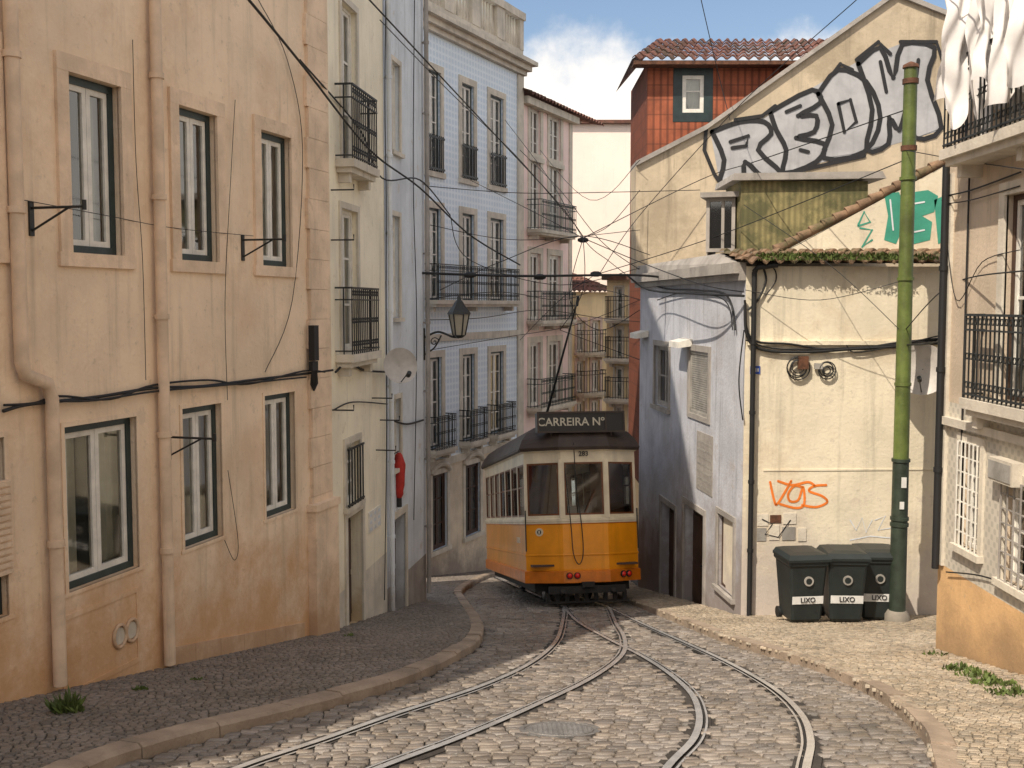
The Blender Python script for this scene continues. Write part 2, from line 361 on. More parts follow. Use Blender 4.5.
def tiles(mb,a,b,c,d,sp=.22,row=.38):
    a,b,c,d=map(Vector,(a,b,c,d)); nrm=(b-a).cross(d-a).normalized()
    if nrm.z<0: nrm=-nrm
    nu=max(2,int((b-a).length/sp)); nv=max(1,int((d-a).length/row)); S4=5
    for j in range(nv):
        vs=[];N=nu*S4; jit=[random.uniform(-.03,.03) for _ in range(nu+1)]
        for jj,h in ((0,.05),(1,.0)):
            for i in range(N+1):
                t=(j+jj*1.08)/nv+(jit[i//S4]/nv*(1-jj) if j else jit[i//S4]*.4/nv*(1-jj)); t=min(max(t,0),1)
                s=i/N; p=(a*(1-s)+b*s)*(1-t)+(d*(1-s)+c*s)*t
                w=math.sin((i%S4)/S4*math.pi*2)*.05
                vs.append(p+nrm*(w+h+.02+random.uniform(-.008,.008)))
        o=N+1
        mb.add(vs,[(i,i+1,o+i+1,o+i) for i in range(N)],True)
        lo=[vs[i]-nrm*.035 for i in range(N+1)]
        mb.add(vs[:o]+lo,[(i,i+1,o+i+1,o+i) for i in range(N)])
WD=MB('leaf')
def weeds(pos,r,n,up=.3):
    for i in range(n):
        a=random.uniform(0,6.28); rr=r*random.random()**.6; b=Vector(pos)+Vector((math.cos(a)*rr,math.sin(a)*rr,0)); b.z=pos[2]-SL*(b.y-pos[1])
        h=up*random.uniform(.2,1)*(1-.5*rr/r); l=Vector((random.uniform(-.8,.8),random.uniform(-.8,.8),1)).normalized()*h; w=Vector((math.cos(a*3),math.sin(a*3),0))*random.uniform(.008,.024)
        WD.add([b-w*.2,b+w*.2,b+l*.6+w,b+l,b+l*.6-w],[(0,1,2,3,4)])
# ================================================================= ground
gb=MB('road'); X=220
ys=[-60,70,400]; zz=[g(-60)-.06,g(70)-.06,g(70)-.06]
for i in range(2): gb.quad((-X,ys[i],zz[i]),(X,ys[i],zz[i]),(X,ys[i+1],zz[i+1]),(-X,ys[i+1],zz[i+1]))
solo('ground',gb,kind='structure',base=(0,0,0))
kl=[gnd(*p) for p in ((-40,850),(95,775),(205,740),(300,716),(400,687),(455,662),(482,642),(480,622),(466,602),(465,592),(492,577),(540,566))]
kl=smooth(kl,6)
kr=[gnd(*p) for p in ((628,600),(650,608),(690,624),(745,645),(830,670),(900,702),(945,738),(962,768),(990,860))]
kr=[Vector((2.9,34,g(34)))]+smooth(kr,6)
def kerb(name,pts,side,m):
    mb=MB(m); cum=[0]
    for k in range(1,len(pts)): cum.append(cum[-1]+(pts[k]-pts[k-1]).length)
    def at(s):
        for k in range(1,len(pts)):
            if s<=cum[k]:
                t=(s-cum[k-1])/(cum[k]-cum[k-1]); return pts[k-1].lerp(pts[k],t),(pts[k]-pts[k-1]).normalized()
        return pts[-1],(pts[-1]-pts[-2]).normalized()
    s=0
    while s<cum[-1]-.2:
        L=random.uniform(.6,1.0); e=min(s+L,cum[-1]); sub=[s+.006+(e-s-.012)*q/3 for q in range(4)]; rings=[]
        hh=.12+random.uniform(-.014,.01)
        for q in sub:
            p,t=at(q); nx=Vector((t.y,-t.x,0)).normalized()*side; zv=Vector((0,0,1)); j=random.uniform(-.008,.008)
            rings.append([p-zv*.1,p+nx*j+zv*(hh-.03),p+nx*(.03+j)+zv*hh,p+nx*.2+zv*hh,p+nx*.2-zv*.1])
        mb.loft(rings,True); s=e
    return solo(name,mb,kind='structure',base=(0,0,0))
kerb('left_kerb',kl,-1,'kerb'); kerb('right_kerb',kr,1,'kerb')
def inpoly(x,y,poly):
    c=False;n=len(poly);j=n-1
    for i in range(n):
        xi,yi=poly[i];xj,yj=poly[j]
        if (yi>y)!=(yj>y) and x<(xj-xi)*(y-yi)/(yj-yi)+xi: c=not c
        j=i
    return c
def setts(mb,poly,sx,sy,h,ang=0,avoid=None,jit=.06,gap=.05,dome=.003,tl=.003,top=.84):
    xs=[p[0] for p in poly];yy=[p[1] for p in poly]; cx=(min(xs)+max(xs))/2; cy=(min(yy)+max(yy))/2; R=max(max(xs)-min(xs),max(yy)-min(yy))*.75
    ca,sa=math.cos(ang),math.sin(ang); nr=int(2*R/sy)
    for j in range(nr):
        v=-R+j*sy; u=-R+random.random()*sx
        while u<R:
            w=sx*random.uniform(.75,1.3); hh=sy*random.uniform(.93,1.0)
            uc=u+w/2; vc=v+sy/2+.03*math.sin(uc*1.7+j*.05); x=cx+uc*ca-vc*sa; y=cy+uc*sa+vc*ca
            if inpoly(x,y,poly) and not (avoid and avoid(x,y)):
                gw=w*(1-gap)/2-.002; gh=hh*(1-gap)/2; tx=random.uniform(-tl,tl); ty=random.uniform(-tl,tl); t0=random.uniform(-tl,tl)*.8
                P=[]
                for k,(a,b) in enumerate(((-1,-1),(1,-1),(1,1),(-1,1))):
                    P.append((a*gw*(1+random.uniform(-jit,jit)),b*gh*(1+random.uniform(-jit,jit)),t0+tx*a+ty*b))
                vs=[]
                def W(a,b,z):
                    y2=y+a*sa+b*ca; return Vector((x+a*ca-b*sa,y2,g(y2)+h+z))
                for a,b,t in P: vs.append(W(a,b,-.028))
                for a,b,t in P: vs.append(W(a*.97,b*.97,-.005+t))
                for a,b,t in P: vs.append(W(a*top,b*top,dome+t))
                mb.add(vs,[(0,1,5,4),(1,2,6,5),(2,3,7,6),(3,0,4,7),(4,5,9,8),(5,6,10,9),(6,7,11,10),(7,4,8,11),(8,9,10,11)],True)
            u+=w
rails_px=[[(130,815),(240,768),(320,741),(400,713),(480,687),(530,664),(555,643),(562,625),(560,612)],
 [(270,815),(380,768),(460,738),(530,708),(592,678),(622,655),(624,638),(616,624),(606,612)],
 [(640,815),(668,768),(695,738),(699,712),(686,688),(650,661),(606,638),(578,622),(563,613)],
 [(795,830),(806,768),(810,740),(800,714),(772,688),(726,662),(680,641),(640,623),(609,612)]]
rails=[]
tdir=Vector((-math.sin(math.radians(7.6)),math.cos(math.radians(7.6)),0))
for k,r in enumerate(rails_px):
    p=[gnd(*q) for q in r]
    e=Vector((1.5-.45 if k%2==0 else 1.5+.45,21.9,0)); p[-1]=Vector((e.x,e.y,g(e.y)))
    for L in (1,4,12): q=e+tdir*L; p.append(Vector((q.x,q.y,g(q.y))))
    rails.append(smooth(p,7))
def near_rail(x,y):
    for r in rails:
        for i in range(0,len(r)-1):
            a,b=r[i],r[i+1]
            if y<min(a.y,b.y)-.1 or y>max(a.y,b.y)+.1: continue
            ab=b-a; l=(ab.x**2+ab.y**2)
            t=max(0,min(1,((x-a.x)*ab.x+(y-a.y)*ab.y)/l)); dx=x-a.x-ab.x*t; dy=y-a.y-ab.y*t
            if dx*dx+dy*dy<.1**2: return True
    return False
mh=gnd(560,729)
def avoid(x,y): return near_rail(x,y) or (x-mh.x)**2+(y-mh.y)**2<.36**2
rb=MB('road')
for a,b in ((-2,12),(12,24),(24,40)):
    rb.quad((-8,a,g(a)-.02),(10,a,g(a)-.02),(10,b,g(b)-.02),(-8,b,g(b)-.02))
rb.use('sett')
roadpoly=[(p.x,p.y) for p in kl]+[(3.2,36)]+[(p.x,p.y) for p in kr]
setts(rb,roadpoly,.15,.105,.0,.10,avoid,tl=.0045)
solo('road',rb,kind='structure',base=(0,0,0))
for k,r in enumerate(rails):
    mb=MB('rail')
    for off0,off1,h,m in ((-.034,.026,.010,'rail'),(.026,.052,-.008,'groove'),(.052,.072,.006,'rail'),(-.10,-.034,-.006,'road'),(.072,.1,-.006,'road')):
        mb.use(m); sg=1 if k%2==0 else -1; vs=[]
        for i,p in enumerate(r):
            t=(r[min(i+1,len(r)-1)]-r[max(i-1,0)]); nx=Vector((t.y,-t.x,0)).normalized()*sg
            vs+= [p+nx*off0+Vector((0,0,h+k*.0006)),p+nx*off1+Vector((0,0,h+k*.0006))]
        mb.add(vs,[(2*i,2*i+1,2*i+3,2*i+2) for i in range(len(r)-1)])
    solo('tram_rail',mb,'polished steel tram rail sunk in the cobbled street','rail','tram rails in the street',base=tuple(r[10]))
mb=MB('cover'); Mt=[]
for rr,h in ((.35,-.02),(.35,.002),(.31,.003),(.305,-.006),(.29,-.006),(.285,.003),(0.001,.003)):
    Mt.append([Vector((mh.x+rr*math.cos(a*math.pi/16),mh.y+rr*math.sin(a*math.pi/16),g(mh.y+rr*math.sin(a*math.pi/16))+h)) for a in range(32)])
mb.loft(Mt,False)
for i in range(-6,7):
    for j in range(-6,7):
        x,y=i*.042,j*.042
        if x*x+y*y<.26**2:
            yy=mh.y+y; z=g(yy)+.003; s=.014; mb.box(ID,mh.x+x-s,mh.x+x+s,yy-s,yy+s,z-.004,z+.005)
solo('manhole_cover',mb,'round worn metal manhole cover set in cobbles','manhole cover')
FA=Fac((-7.02,2),(-2.72,16.24))  # unseen near end cut short so sun reaches the near road
FB=Fac((-2.72,16.26),(-2.26,19.6)); FB2=Fac((-2.26,19.62),(-1.78,22.5))
FC=Fac((-3.41,30),(.35,38.5)); FD=Fac((.38,38.7),(2.3,43))
FE=Fac((2.1,52),(8,52)); FF=Fac((2.2,46),(4.3,48)); FG=Fac((3.6,43.5),(5.4,42.5))
FH=Fac((3.14,27),(4.0,18.9)); FH2=Fac((4.0,18.88),(9,19.1)); FK=Fac((5.5,14),(5.5,-6))
FI=Fac((3.1,27.3),(11.5,27.3)); FJ=Fac((3.5,29.5),(9,29.5)); FL2=Fac((4.5,20.6),(9,20.6))
def pavement(name,outer,inner,m,sx,sy,ang):
    mb=MB('road'); poly=[(p[0],p[1]) for p in outer]+[(p[0],p[1]) for p in inner]
    mb.poly([Vector((x,y,g(y)+.095)) for x,y in poly]); mb.use(m); setts(mb,poly,sx,sy,.112,ang,gap=.08,dome=.002,tl=.002)
    solo(name,mb,kind='structure',base=(0,0,0))
def offs(pts,w):
    out=[]
    for i,p in enumerate(pts):
        t=(pts[min(i+1,len(pts)-1)]-pts[max(i-1,0)]); n=Vector((t.y,-t.x,0)).normalized()*w; out.append(p+n)
    return out
lo=offs(kl,-.2)
pavement('left_pavement',lo,[(.3,38.4),(-3.3,30),(-2.6,28),(-1.75,22.5),(-2.26,19.6),(-2.72,16.2),(-6,5.4),(-7,2)],'pave',.078,.07,.3)
ro=offs(kr,.2)
pavement('right_pavement',ro,[(5.5,5),(5.5,14),(9,14.5),(9,19.1),(4,18.9),(3.14,27),(3.3,34)],'paver',.085,.075,-.2)
# ================================================================= building A
TA,TA2,TB=6.4,10.6,10.8  # out-of-view wall heights shaped for the shadows they cast
A=Thing('ochre_townhouse','weathered ochre plaster townhouse with white sash windows and stone surrounds','house',(-2.72,16.24,g(16.24)))
ur=[FA.R(68,120,68,252),FA.R(178,216,105,259),FA.R(260,290,133,266)]
zt=sum(r[3] for r in ur)/3; zb=sum(r[2] for r in ur)/3; ur=[(r[0],r[1],zb,zt) for r in ur]
lr=[FA.R(66,138,428,597),FA.R(183,222,408,550),FA.R(265,295,396,518)]
zt=sum(r[3] for r in lr)/3; zb=sum(r[2] for r in lr)/3; lr=[(r[0],r[1],zb,zt) for r in lr]
sp=ur[1][0]-ur[0][0]
ex=[(ur[0][0]-sp*k,ur[0][1]-sp*k,ur[0][2],ur[0][3]) for k in (1,2,3)]; ex2=[(lr[0][0]-sp*k-.1,lr[0][1]-sp*k-.1,lr[0][2],lr[0][3]) for k in (1,2,3)]
A.part('wall',wall(FA,0,FA.L,g(17)-1,TA,ur+lr+ex+ex2,'A',D=7))
ua=ur[1][0]-1.0
mb=MB('A'); mb.box(FA.p,ua,FA.L,-6.99,-.004,TA+.002,TA2); A.part('unseen_shade_block',mb)  # unseen block added above the house to throw shade across the street
for i,r in enumerate(ur+ex): window(A,FA,r,.075,.06,2,(),curtain=['sides','left','full'][i%3],sur=.17,ms2='stoneA',surd=.035,sill=False)
for i,r in enumerate(lr+ex2): window(A,FA,r,.07,.06,2,(),curtain=['sides','full','right'][i%3],sur=.05,ms2='A',surd=.012,sill=False)
pm=MB('stoneA'); uq=FA.at(309,500)[0]; zz_=g(17)-1; k=0
while zz_<TA-.4:
    pm.box(FA.p,uq+(.0 if k%2 else .05),FA.L+.01,-.3,.05,zz_,zz_+.42); zz_+=.425;k+=1
A.part('corner_quoins',pm)
pm=MB('stoneA'); uq=FA.at(318,600)[0]; pm.box(FA.p,uq-.28,FA.L+.03,-.1,.13,g(17)-1,g(17)+2.2); pm.box(FA.p,uq-.31,FA.L+.05,-.1,.16,g(17)+2.2,g(17)+2.3); A.part('corner_pilaster_base',pm)
pm=MB('stoneA'); a=FA.at(165,600)[0]; u0=a; u1=FA.L-.9; n=6
for k in range(n):
    x0=u0+(u1-u0)*k/n+.004; x1=u0+(u1-u0)*(k+1)/n-.004; q=[FA.p(x,0,0) for x in (x0,x1)]
    pm.prism([FA.p(x0,-.02,g(q[0].y)-.3),FA.p(x1,-.02,g(q[1].y)-.3),FA.p(x1,-.02,g(q[1].y)+.32),FA.p(x0,-.02,g(q[0].y)+.32)],FA.n*.05)
A.part('plinth',pm)
def pipe(T,F,pts,r=.05,m='pipe',coll=True,dd=.09):
    mb=MB(m); P=[F.p(u,dd,z) for u,z in pts]; mb.tube(P,r,12)
    if coll:
        for (u0,z0),(u1,z1) in zip(pts,pts[1:]):
            n=int(abs(z1-z0)/1.4)
            for k in range(1,n+1):
                z=z0+(z1-z0)*k/(n+1); mb.tube([F.p(u0,dd,z-.03),F.p(u0,dd,z+.03)],r*1.25,12); mb.box(F.p,u0-.02,u0+.02,0,dd,z-.015,z+.015)
    T.part('drainpipe',mb)
u1,zA=FA.at(14,375); u2=FA.at(47,500)[0]
pipe(A,FA,[(u1,TA),(u1,zA+.12),(u1+.04,zA),(u2-.05,zA-.1),(u2,zA-.25),(u2,g(10.3)+.15)],.065)
u3=FA.at(157,400)[0]; pipe(A,FA,[(u3,TA),(u3,g(12)+.12)],.065)
def wallcable(T,F,pts,r=.012,d=.03,n=6,name='cable'):
    mb=MB('cable'); P=[F.P(x,y,d+random.uniform(0,.02)) for x,y in pts]; mb.tube(smooth(P,n),r,6); T.part(name,mb)
wallcable(A,FA,[(0,411),(20,405),(55,401),(100,396),(150,388),(200,386),(250,380),(300,374),(330,370)],.018)
wallcable(A,FA,[(0,405),(30,403),(56,396),(105,399),(150,385),(205,380),(245,384),(300,371),(322,372)],.013,.04)
wallcable(A,FA,[(50,401),(90,400),(152,391),(230,384),(302,377)],.012,.06)
wallcable(A,FA,[(262,372),(290,300),(300,150),(285,60),(255,0)],.006)
wallcable(A,FA,[(225,400),(222,300),(228,180),(232,100)],.004)
wallcable(A,FA,[(20,200),(100,215),(170,228),(250,236)],.004)
wallcable(A,FA,[(225,470),(235,540),(232,560),(222,540)],.004)
wallcable(A,FA,[(130,40),(132,160),(140,260),(142,380)],.004)
bx=MB('cable'); ub,zb_=FA.at(308,345); bx.box(FA.p,ub-.08,ub+.06,.05,.14,zb_-.22,zb_+.28); bx.box(FA.p,ub-.1,ub+.07,.06,.12,zb_-.36,zb_-.23)
for k in range(5): bx.tube([FA.p(ub-.08+k*.035,.1,zb_-.36),FA.p(ub-.1+k*.05,.09,zb_-.55),FA.p(ub+.05,.06,zb_-.65)],.012,5)
A.part('cable_junction_box',bx)
for x0,x1,y in ((30,62,208),(242,262,240),(168,186,437)):
    mb=MB('iron'); u,z=FA.at(x0,y)
    mb.tube([FA.p(u,.0,z),FA.p(u,.6,z)],.014,6); mb.tube([FA.p(u,.0,z-.22),FA.p(u,.42,z-.01)],.011,6); mb.box(FA.p,u-.03,u+.03,0,.02,z-.26,z+.06); mb.tube([FA.p(u,.6,z-.03),FA.p(u,.6,z+.06)],.02,6)
    A.part('wall_bracket',mb)
for x,y in ((119,636),(131,630)):
    mb=MB('stoneA'); u,z=FA.at(x,y); mb.tube([FA.p(u+.1*math.cos(t*math.pi/8),.015,z+.12*math.sin(t*math.pi/8)) for t in range(17)],.02,6,False); mb.use('stone'); mb.disc(FA.p(u,.004,z),FA.n,.09,.008); A.part('round_vent',mb)
mb=MB('stoneA'); r=FA.R(2,9,480,575); mb.box(FA.p,r[0]-.5,r[1],.0,.04,r[2],r[3])
for k in range(14): z=r[2]+(r[3]-r[2])*k/14; mb.box(FA.p,r[0]-.48,r[1]-.02,.041,.06,z+.01,z+.05)
A.part('shutter',mb)
mb=MB('A'); r4=FA.R(62,140,612,700); frame(mb,FA,r4[0],r4[1],r4[2],r4[3]-.05,.05,-.02,.012); A.part('blocked_opening_outline',mb)
mb=MB('stoneg'); mb.box(FA.p,r[0]-1.5,r[0]+.2,-.1,.35,g(10)-.6,g(10)+.1); A.part('door_step',mb)
# ================================================================= building B
B=Thing('cream_townhouse','narrow cream townhouse with wrought iron balconies','house',(-2.5,18,g(18)))
rB=[FB.R(341,356,0,160),FB.R(341,357,208,352),FB.R(345,359,445,508)]; rD=FB.R(347,362,518,640); rD=(rD[0],rD[1],g(18)+.1,rD[3])
opsB=[rB[0],rB[1],rB[2],rD]
B.part('wall',wall(FB,0,FB.L,g(20)-1,TB,opsB,'B',D=6,bands=((g(18)+.9,'stone'),)))
for r in opsB[:3]: window(B,FB,r,.05,.05,2,(.33,.66),mc='white',curtain='sides',sur=.1)
door(B,FB,rD)
for (x0,x1,y,h) in ((338,362,170,1.12),(338,364,356,1.02)):
    u0=FB.at(x0,y)[0]; uu1=FB.at(x1,y)[0]; z=FB.at(352,y-4)[1]; balcony(B,FB,max(.05,u0-.15),uu1,z,h,.30,gap=.11)
rr=rB[2]; mb=MB('iron')
for k in range(6): u=rr[0]+(rr[1]-rr[0])*k/5; mb.box(FB.p,u-.01,u+.01,.06,.08,rr[2],rr[2]+.9)
for z in (rr[2]+.02,rr[2]+.9): mb.box(FB.p,rr[0]-.05,rr[1]+.05,.055,.085,z,z+.03)
B.part('window_guard',mb)
r=FB.R(368,380,513,534); mb=MB('white'); mb.box(FB.p,r[0],r[1],.0,.02,r[2],r[3]); mb.use('B2')
for i in range(3):
    for j in range(3): mb.box(FB.p,r[0]+(r[1]-r[0])*(i+.25)/3,r[0]+(r[1]-r[0])*(i+.7)/3,.021,.025,r[2]+(r[3]-r[2])*(j+.25)/3,r[2]+(r[3]-r[2])*(j+.7)/3)
B.part('tile_panel',mb,label='small blue and white glazed tile panel')
wallcable(B,FB,[(332,372),(345,362),(360,370),(384,372)],.02,.05); wallcable(B,FB,[(330,410),(350,402),(384,404)],.012,.05)
wallcable(B,FB,[(383,0),(382,100),(384,200),(383,300),(384,420),(382,600)],.010,.04)
for x,y in ((331,190),(331,240),(331,410),(372,398),(380,420),(376,450)):
    u,z=FB.at(x,y); mb=MB('iron'); mb.tube([FB.p(max(.03,u),0,z),FB.p(max(.03,u),.35,z),FB.p(max(.03,u),.35,z+.08)],.012,5); B.part('wire_peg',mb)
B2=Thing('pale_blue_townhouse','pale blue plaster townhouse with plain side wall','house',(-2,21,g(21)))
r1=FB2.R(391,399,215,318); r2=FB2.R(391,399,60,150); r3=FB2.R(392,400,400,470); rd=FB2.R(393,405,520,600); rd=(rd[0],rd[1],g(21)+.1,rd[3])
B2.part('wall',wall(FB2,0,FB2.L,g(23)-1,TB,[r1,r2,r3,rd],'B2',D=5,bands=((g(21)+.8,'stoneg'),)))
for r in (r1,r2,r3): window(B2,FB2,r,.05,.05,2,(.5,),mc='white',sur=.09)
door(B2,FB2,rd)
pipe(B2,FB2,[(.05,TB),(.05,g(20)+.2)],.045,'B2')
pipe(B2,FB2,[(FB2.L-.12,TB),(FB2.L-.12,g(22)+.2)],.045,'stoneg')
mb=MB('stone'); mb.box(FB2.p,-.05,FB2.L+.1,0,.3,TB-.4,TB); B2.part('cornice',mb)
wallcable(B2,FB2,[(388,420),(404,424),(420,420)],.02,.05); wallcable(B2,FB2,[(412,0),(411,180),(414,330),(411,520)],.01,.04)
D_=Thing('satellite_dish','grey round satellite dish on a wall arm above the street','satellite dish',tuple(FB2.P(392,375)))
def dish(T,c,ax,R,anchor):
    x=ax.cross(Vector((0,0,1))).normalized(); y=x.cross(ax); mb=MB('dish')
    rings=[[c+(x*math.cos(a*math.pi/14)+y*math.sin(a*math.pi/14))*R*q+ax*(.12*q*q*R*2) for a in range(28)] for q in (.02,.3,.6,.85,1,1.03)]
    mb.loft(rings,False,True); T.part('reflector',mb)
    mb=MB('iron'); mb.tube([c,c-ax*.12,anchor],.02,8); mb.tube([c-y*R,c-y*R*.5+ax*.42],.01,6); mb.tube([c+ax*.4-y*.2,c+ax*.48-y*.15],.04,8); T.part('arm',mb)
dish(D_,atd(399,366,18.9),Vector((.5,-1,.15)).normalized(),.30,FB2.P(392,380))
# ================================================================= building C
C=Thing('blue_tiled_townhouse','tall townhouse in pale blue tiles with iron balconies','house',(-2,33,g(33)))
rows=[(68,170),(207,300),(358,450)]; cols=[(427,441),(462,474),(490,503)]
zr=[(FC.at(427,b)[1],FC.at(427,t)[1]) for t,b in rows]
opsC=[]
for c0,c1 in cols:
    for (zb_,zt_) in zr:
        opsC.append((FC.at(c0,300)[0],FC.at(c1,300)[0],zb_,zt_))
gr=[]
for x0,x1 in ((432,447),(465,480)):
    gr.append((FC.at(x0,500)[0],FC.at(x1,500)[0],FC.at(432,552)[1],FC.at(432,476)[1]))
zc=FC.at(427,338)[1]
C.part('wall',wall(FC,0,FC.L,g(40)-1,8.3,opsC+gr,'C',D=7,bands=((FC.at(427,466)[1],'Clow'),)))
for i,r in enumerate(opsC): window(C,FC,r,.06,.06,2,(.25,.5,.75),mc='green',ms='white',curtain='sides' if i%3!=1 else None,sur=.2)
for r in gr:
    window(C,FC,r,.06,.06,2,(.33,.66),mc='wood',ms='wood',curtain=None,sur=.16,ms2='stone')
    mb=MB('stone'); m_=(r[0]+r[1])/2; R_=(r[1]-r[0])/2
    mb.tube([FC.p(m_+(R_+.08)*math.cos(t*math.pi/8),.05,r[3]+.05+(R_*.5)*math.sin(t*math.pi/8)) for t in range(9)],.09,6); C.part('arch_moulding',mb)
for r in opsC[0::3]:
    mb=MB('iron')
    for k in range(9): u=r[0]+(r[1]-r[0])*k/8; mb.box(FC.p,u-.012,u+.012,.08,.11,r[2],r[2]+1.05)
    for z in (r[2]+.05,r[2]+.95): mb.box(FC.p,r[0]-.1,r[1]+.1,.08,.11,z,z+.06)
    C.part('window_guard',mb)
balcony(C,FC,opsC[1][0]-.3,opsC[-2][1]+.35,zr[1][0],1.05,.5,gap=.13)
for r in opsC[2::3]: balcony(C,FC,r[0]-.25,r[1]+.25,zr[2][0],1.0,.42)
mb=MB('stone')
for z0,z1,d in ((7.85,8.0,.15),(8.0,8.18,.3),(8.18,8.32,.48)): mb.box(FC.p,-.1,FC.L+d*.6,-.1,d,z0,z1)
mb.box(FC.p,0,FC.L,-.3,.04,8.32,8.7); mb.box(FC.p,0,FC.L+.05,-.35,.12,9.7,9.95)
n=5
for k in range(n+1): u=FC.L*k/n; mb.box(FC.p,max(0,u-.3),min(FC.L,u+.3),-.3,.06,8.7,9.7)
for k in range(44):
    u=FC.L*(k+.5)/44; mb.tube([FC.p(u,-.12,8.7),FC.p(u,-.12,8.9),FC.p(u,-.12,9.25),FC.p(u,-.12,9.7)],[.05,.09,.05,.05],6)
C.part('cornice',mb)
mb=MB('stone')
for z in (zc,FC.at(427,466)[1]): mb.box(FC.p,0,FC.L,0,.07,z-.12,z+.1)
mb.box(FC.p,FC.L-.45,FC.L+.02,-.2,.06,g(38),7.84); mb.box(FC.p,.9,1.2,-.1,.05,g(33),7.84); C.part('string_course',mb)
# ================================================================= D pink
D=Thing('pink_townhouse','pink plaster townhouse with green railed balconies','house',(1.3,41,g(41)))
zD=[(FD.at(545,y+0)[1],h) for y,h in ((232,2.5),(320,2.4),(404,2.3),(160,1.7))]
opsD=[]
for a,b in ((530,540),(549,560)):
    for z,h in zD: opsD.append((FD.at(a,300)[0],FD.at(b,300)[0],z,z+h))
ztD=FD.at(545,106)[1]
D.part('wall',wall(FD,0,FD.L,g(44),ztD,opsD,'D',D=8))
for r in opsD: window(D,FD,r,.06,.07,2,(.3,.6),mc='white',curtain='sides',sur=.22,ms2='stone')
for z,h in zD[:3]: balcony(D,FD,opsD[0][0]-.3,opsD[-1][1]+.25,z,1.05,.6,m='green',gap=.15,orn=True)
mb=MB('stone'); mb.box(FD.p,-.1,FD.L+.2,0,.25,ztD-.25,ztD); mb.box(FD.p,FD.L-.3,FD.L+.01,-.1,.04,g(44),ztD-.26); D.part('cornice',mb)
mb=MB('tile'); tiles(mb,FD.p(-.3,.4,ztD+.02),FD.p(FD.L+2.6,.4,ztD+.02),FD.p(FD.L+2.6,-3,ztD+1.0),FD.p(-.3,-3,ztD+1.6),.3,.5); D.part('roof',mb)
E=Thing('whitewashed_house','tall blank whitewashed house wall with a thin tiled top edge','house',(5,52,g(52)))
E.part('wall',wall(FE,-1,6,g(52),FE.at(600,124)[1],[],'E',D=6)); mb=MB('tile'); z=FE.at(600,124)[1]; mb.box(FE.p,-1,6.1,-.4,.25,z,z+.16); E.part('roof',mb)
Fh=Thing('yellow_townhouse','yellow plaster townhouse with iron balconies and low tiled roof','house',(3.2,47,g(47)))
zf=FF.at(590,292)[1]; opsF=[]
for a,b in ((577,585),(592,600)):
    for y in (352,392,432): z=FF.at(588,y)[1]; opsF.append((FF.at(a,300)[0],FF.at(b,300)[0],z,z+1.35))
Fh.part('wall',wall(FF,0,FF.L,g(48),zf,opsF,'F',D=4))
for r in opsF: window(Fh,FF,r,.05,.06,2,(.5,),mc='white',sur=.14,ms2='pinkst')
mb=MB('tile'); tiles(mb,FF.p(-.3,.3,zf),FF.p(FF.L+.3,.3,zf),FF.p(FF.L,-2.5,zf+.9),FF.p(0,-2.5,zf+.9),.3,.5); Fh.part('roof',mb)
for y in (352,392): balcony(Fh,FF,FF.at(576,300)[0],FF.at(601,300)[0],FF.at(588,y)[1],.95,.5,gap=.16,orn=False)
G=Thing('ochre_balcony_house','pale yellow townhouse with stacked dark iron balconies','house',(4.5,43,g(43)))
zg=FG.at(620,280)[1]; opsG=[]
ug0=FG.at(608,300)[0]; ug1=FG.at(642,300)[0]
for y in (318,358,398,436):
    z=FG.at(620,y)[1]
    for s in (.22,.66): uu=ug0+(ug1-ug0)*s; opsG.append((uu,uu+(ug1-ug0)*.22,z,z+1.2))
G.part('wall',wall(FG,ug0-.05,ug1+1.2,g(43),zg,opsG,'F',D=3))
for r in opsG: window(G,FG,r,.04,.04,1,(.5,),mc='white',ms='white',curtain='left',sur=.07,ms2='stone')
for y in (318,358,398): balcony(G,FG,ug0+.05,ug1+.3,FG.at(620,y)[1],.85,.5,gap=.12,orn=False)
mb=MB('tile'); mb.box(FG.p,ug0-.15,ug1+1.3,-.1,.3,zg,zg+.2); G.part('roof',mb)
# ================================================================= H corner house
H=Thing('corner_house','low corner house with grey side wall and weathered cream front wall','house',(4,18.9,g(18.9)))
zh=.66
rH=[FH.R(655,669,345,404),FH.R(690,709,350,412)]; rHd=[FH.R(661,675,500,600),FH.R(684,704,502,600)]; rHw=FH.R(718,734,512,585)
rHd=[(a,b,g(FH.p(a,0,0).y)+.05,d) for a,b,c,d in rHd]
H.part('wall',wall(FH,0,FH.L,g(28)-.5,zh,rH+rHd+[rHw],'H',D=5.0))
window(H,FH,rH[0],.05,.05,2,(.5,),mc='shut',ms='shut',curtain=None,sur=.12,ms2='stoneg')
mbs=MB('shut'); a,b,c,d=rH[1]; frame(mbs,FH,a,b,c,d,.06,-.06,0)
for k in range(26): z=c+.06+(d-c-.12)*k/26; mbs.box(FH.p,a+.06,b-.06,-.05,-.02,z,z+(d-c)/26*.7)
so=H.part('shutter',mbs,label='closed grey slatted shutter'); mb=MB('stoneg')
for q in ((a-.12,a,c-.1,d+.12),(b,b+.12,c-.1,d+.12),(a,b,c-.1,c),(a,b,d,d+.12)): mb.box(FH.p,q[0],q[1],-.02,.03,q[2],q[3])
H.part('stone_surround',mb,so)
for r in rHd: door(H,FH,r,'wood',.12,'stoneg')
window(H,FH,rHw,.05,.05,1,(.5,),mc='wood',ms='wood',curtain=None,sur=.1,ms2='stoneg')
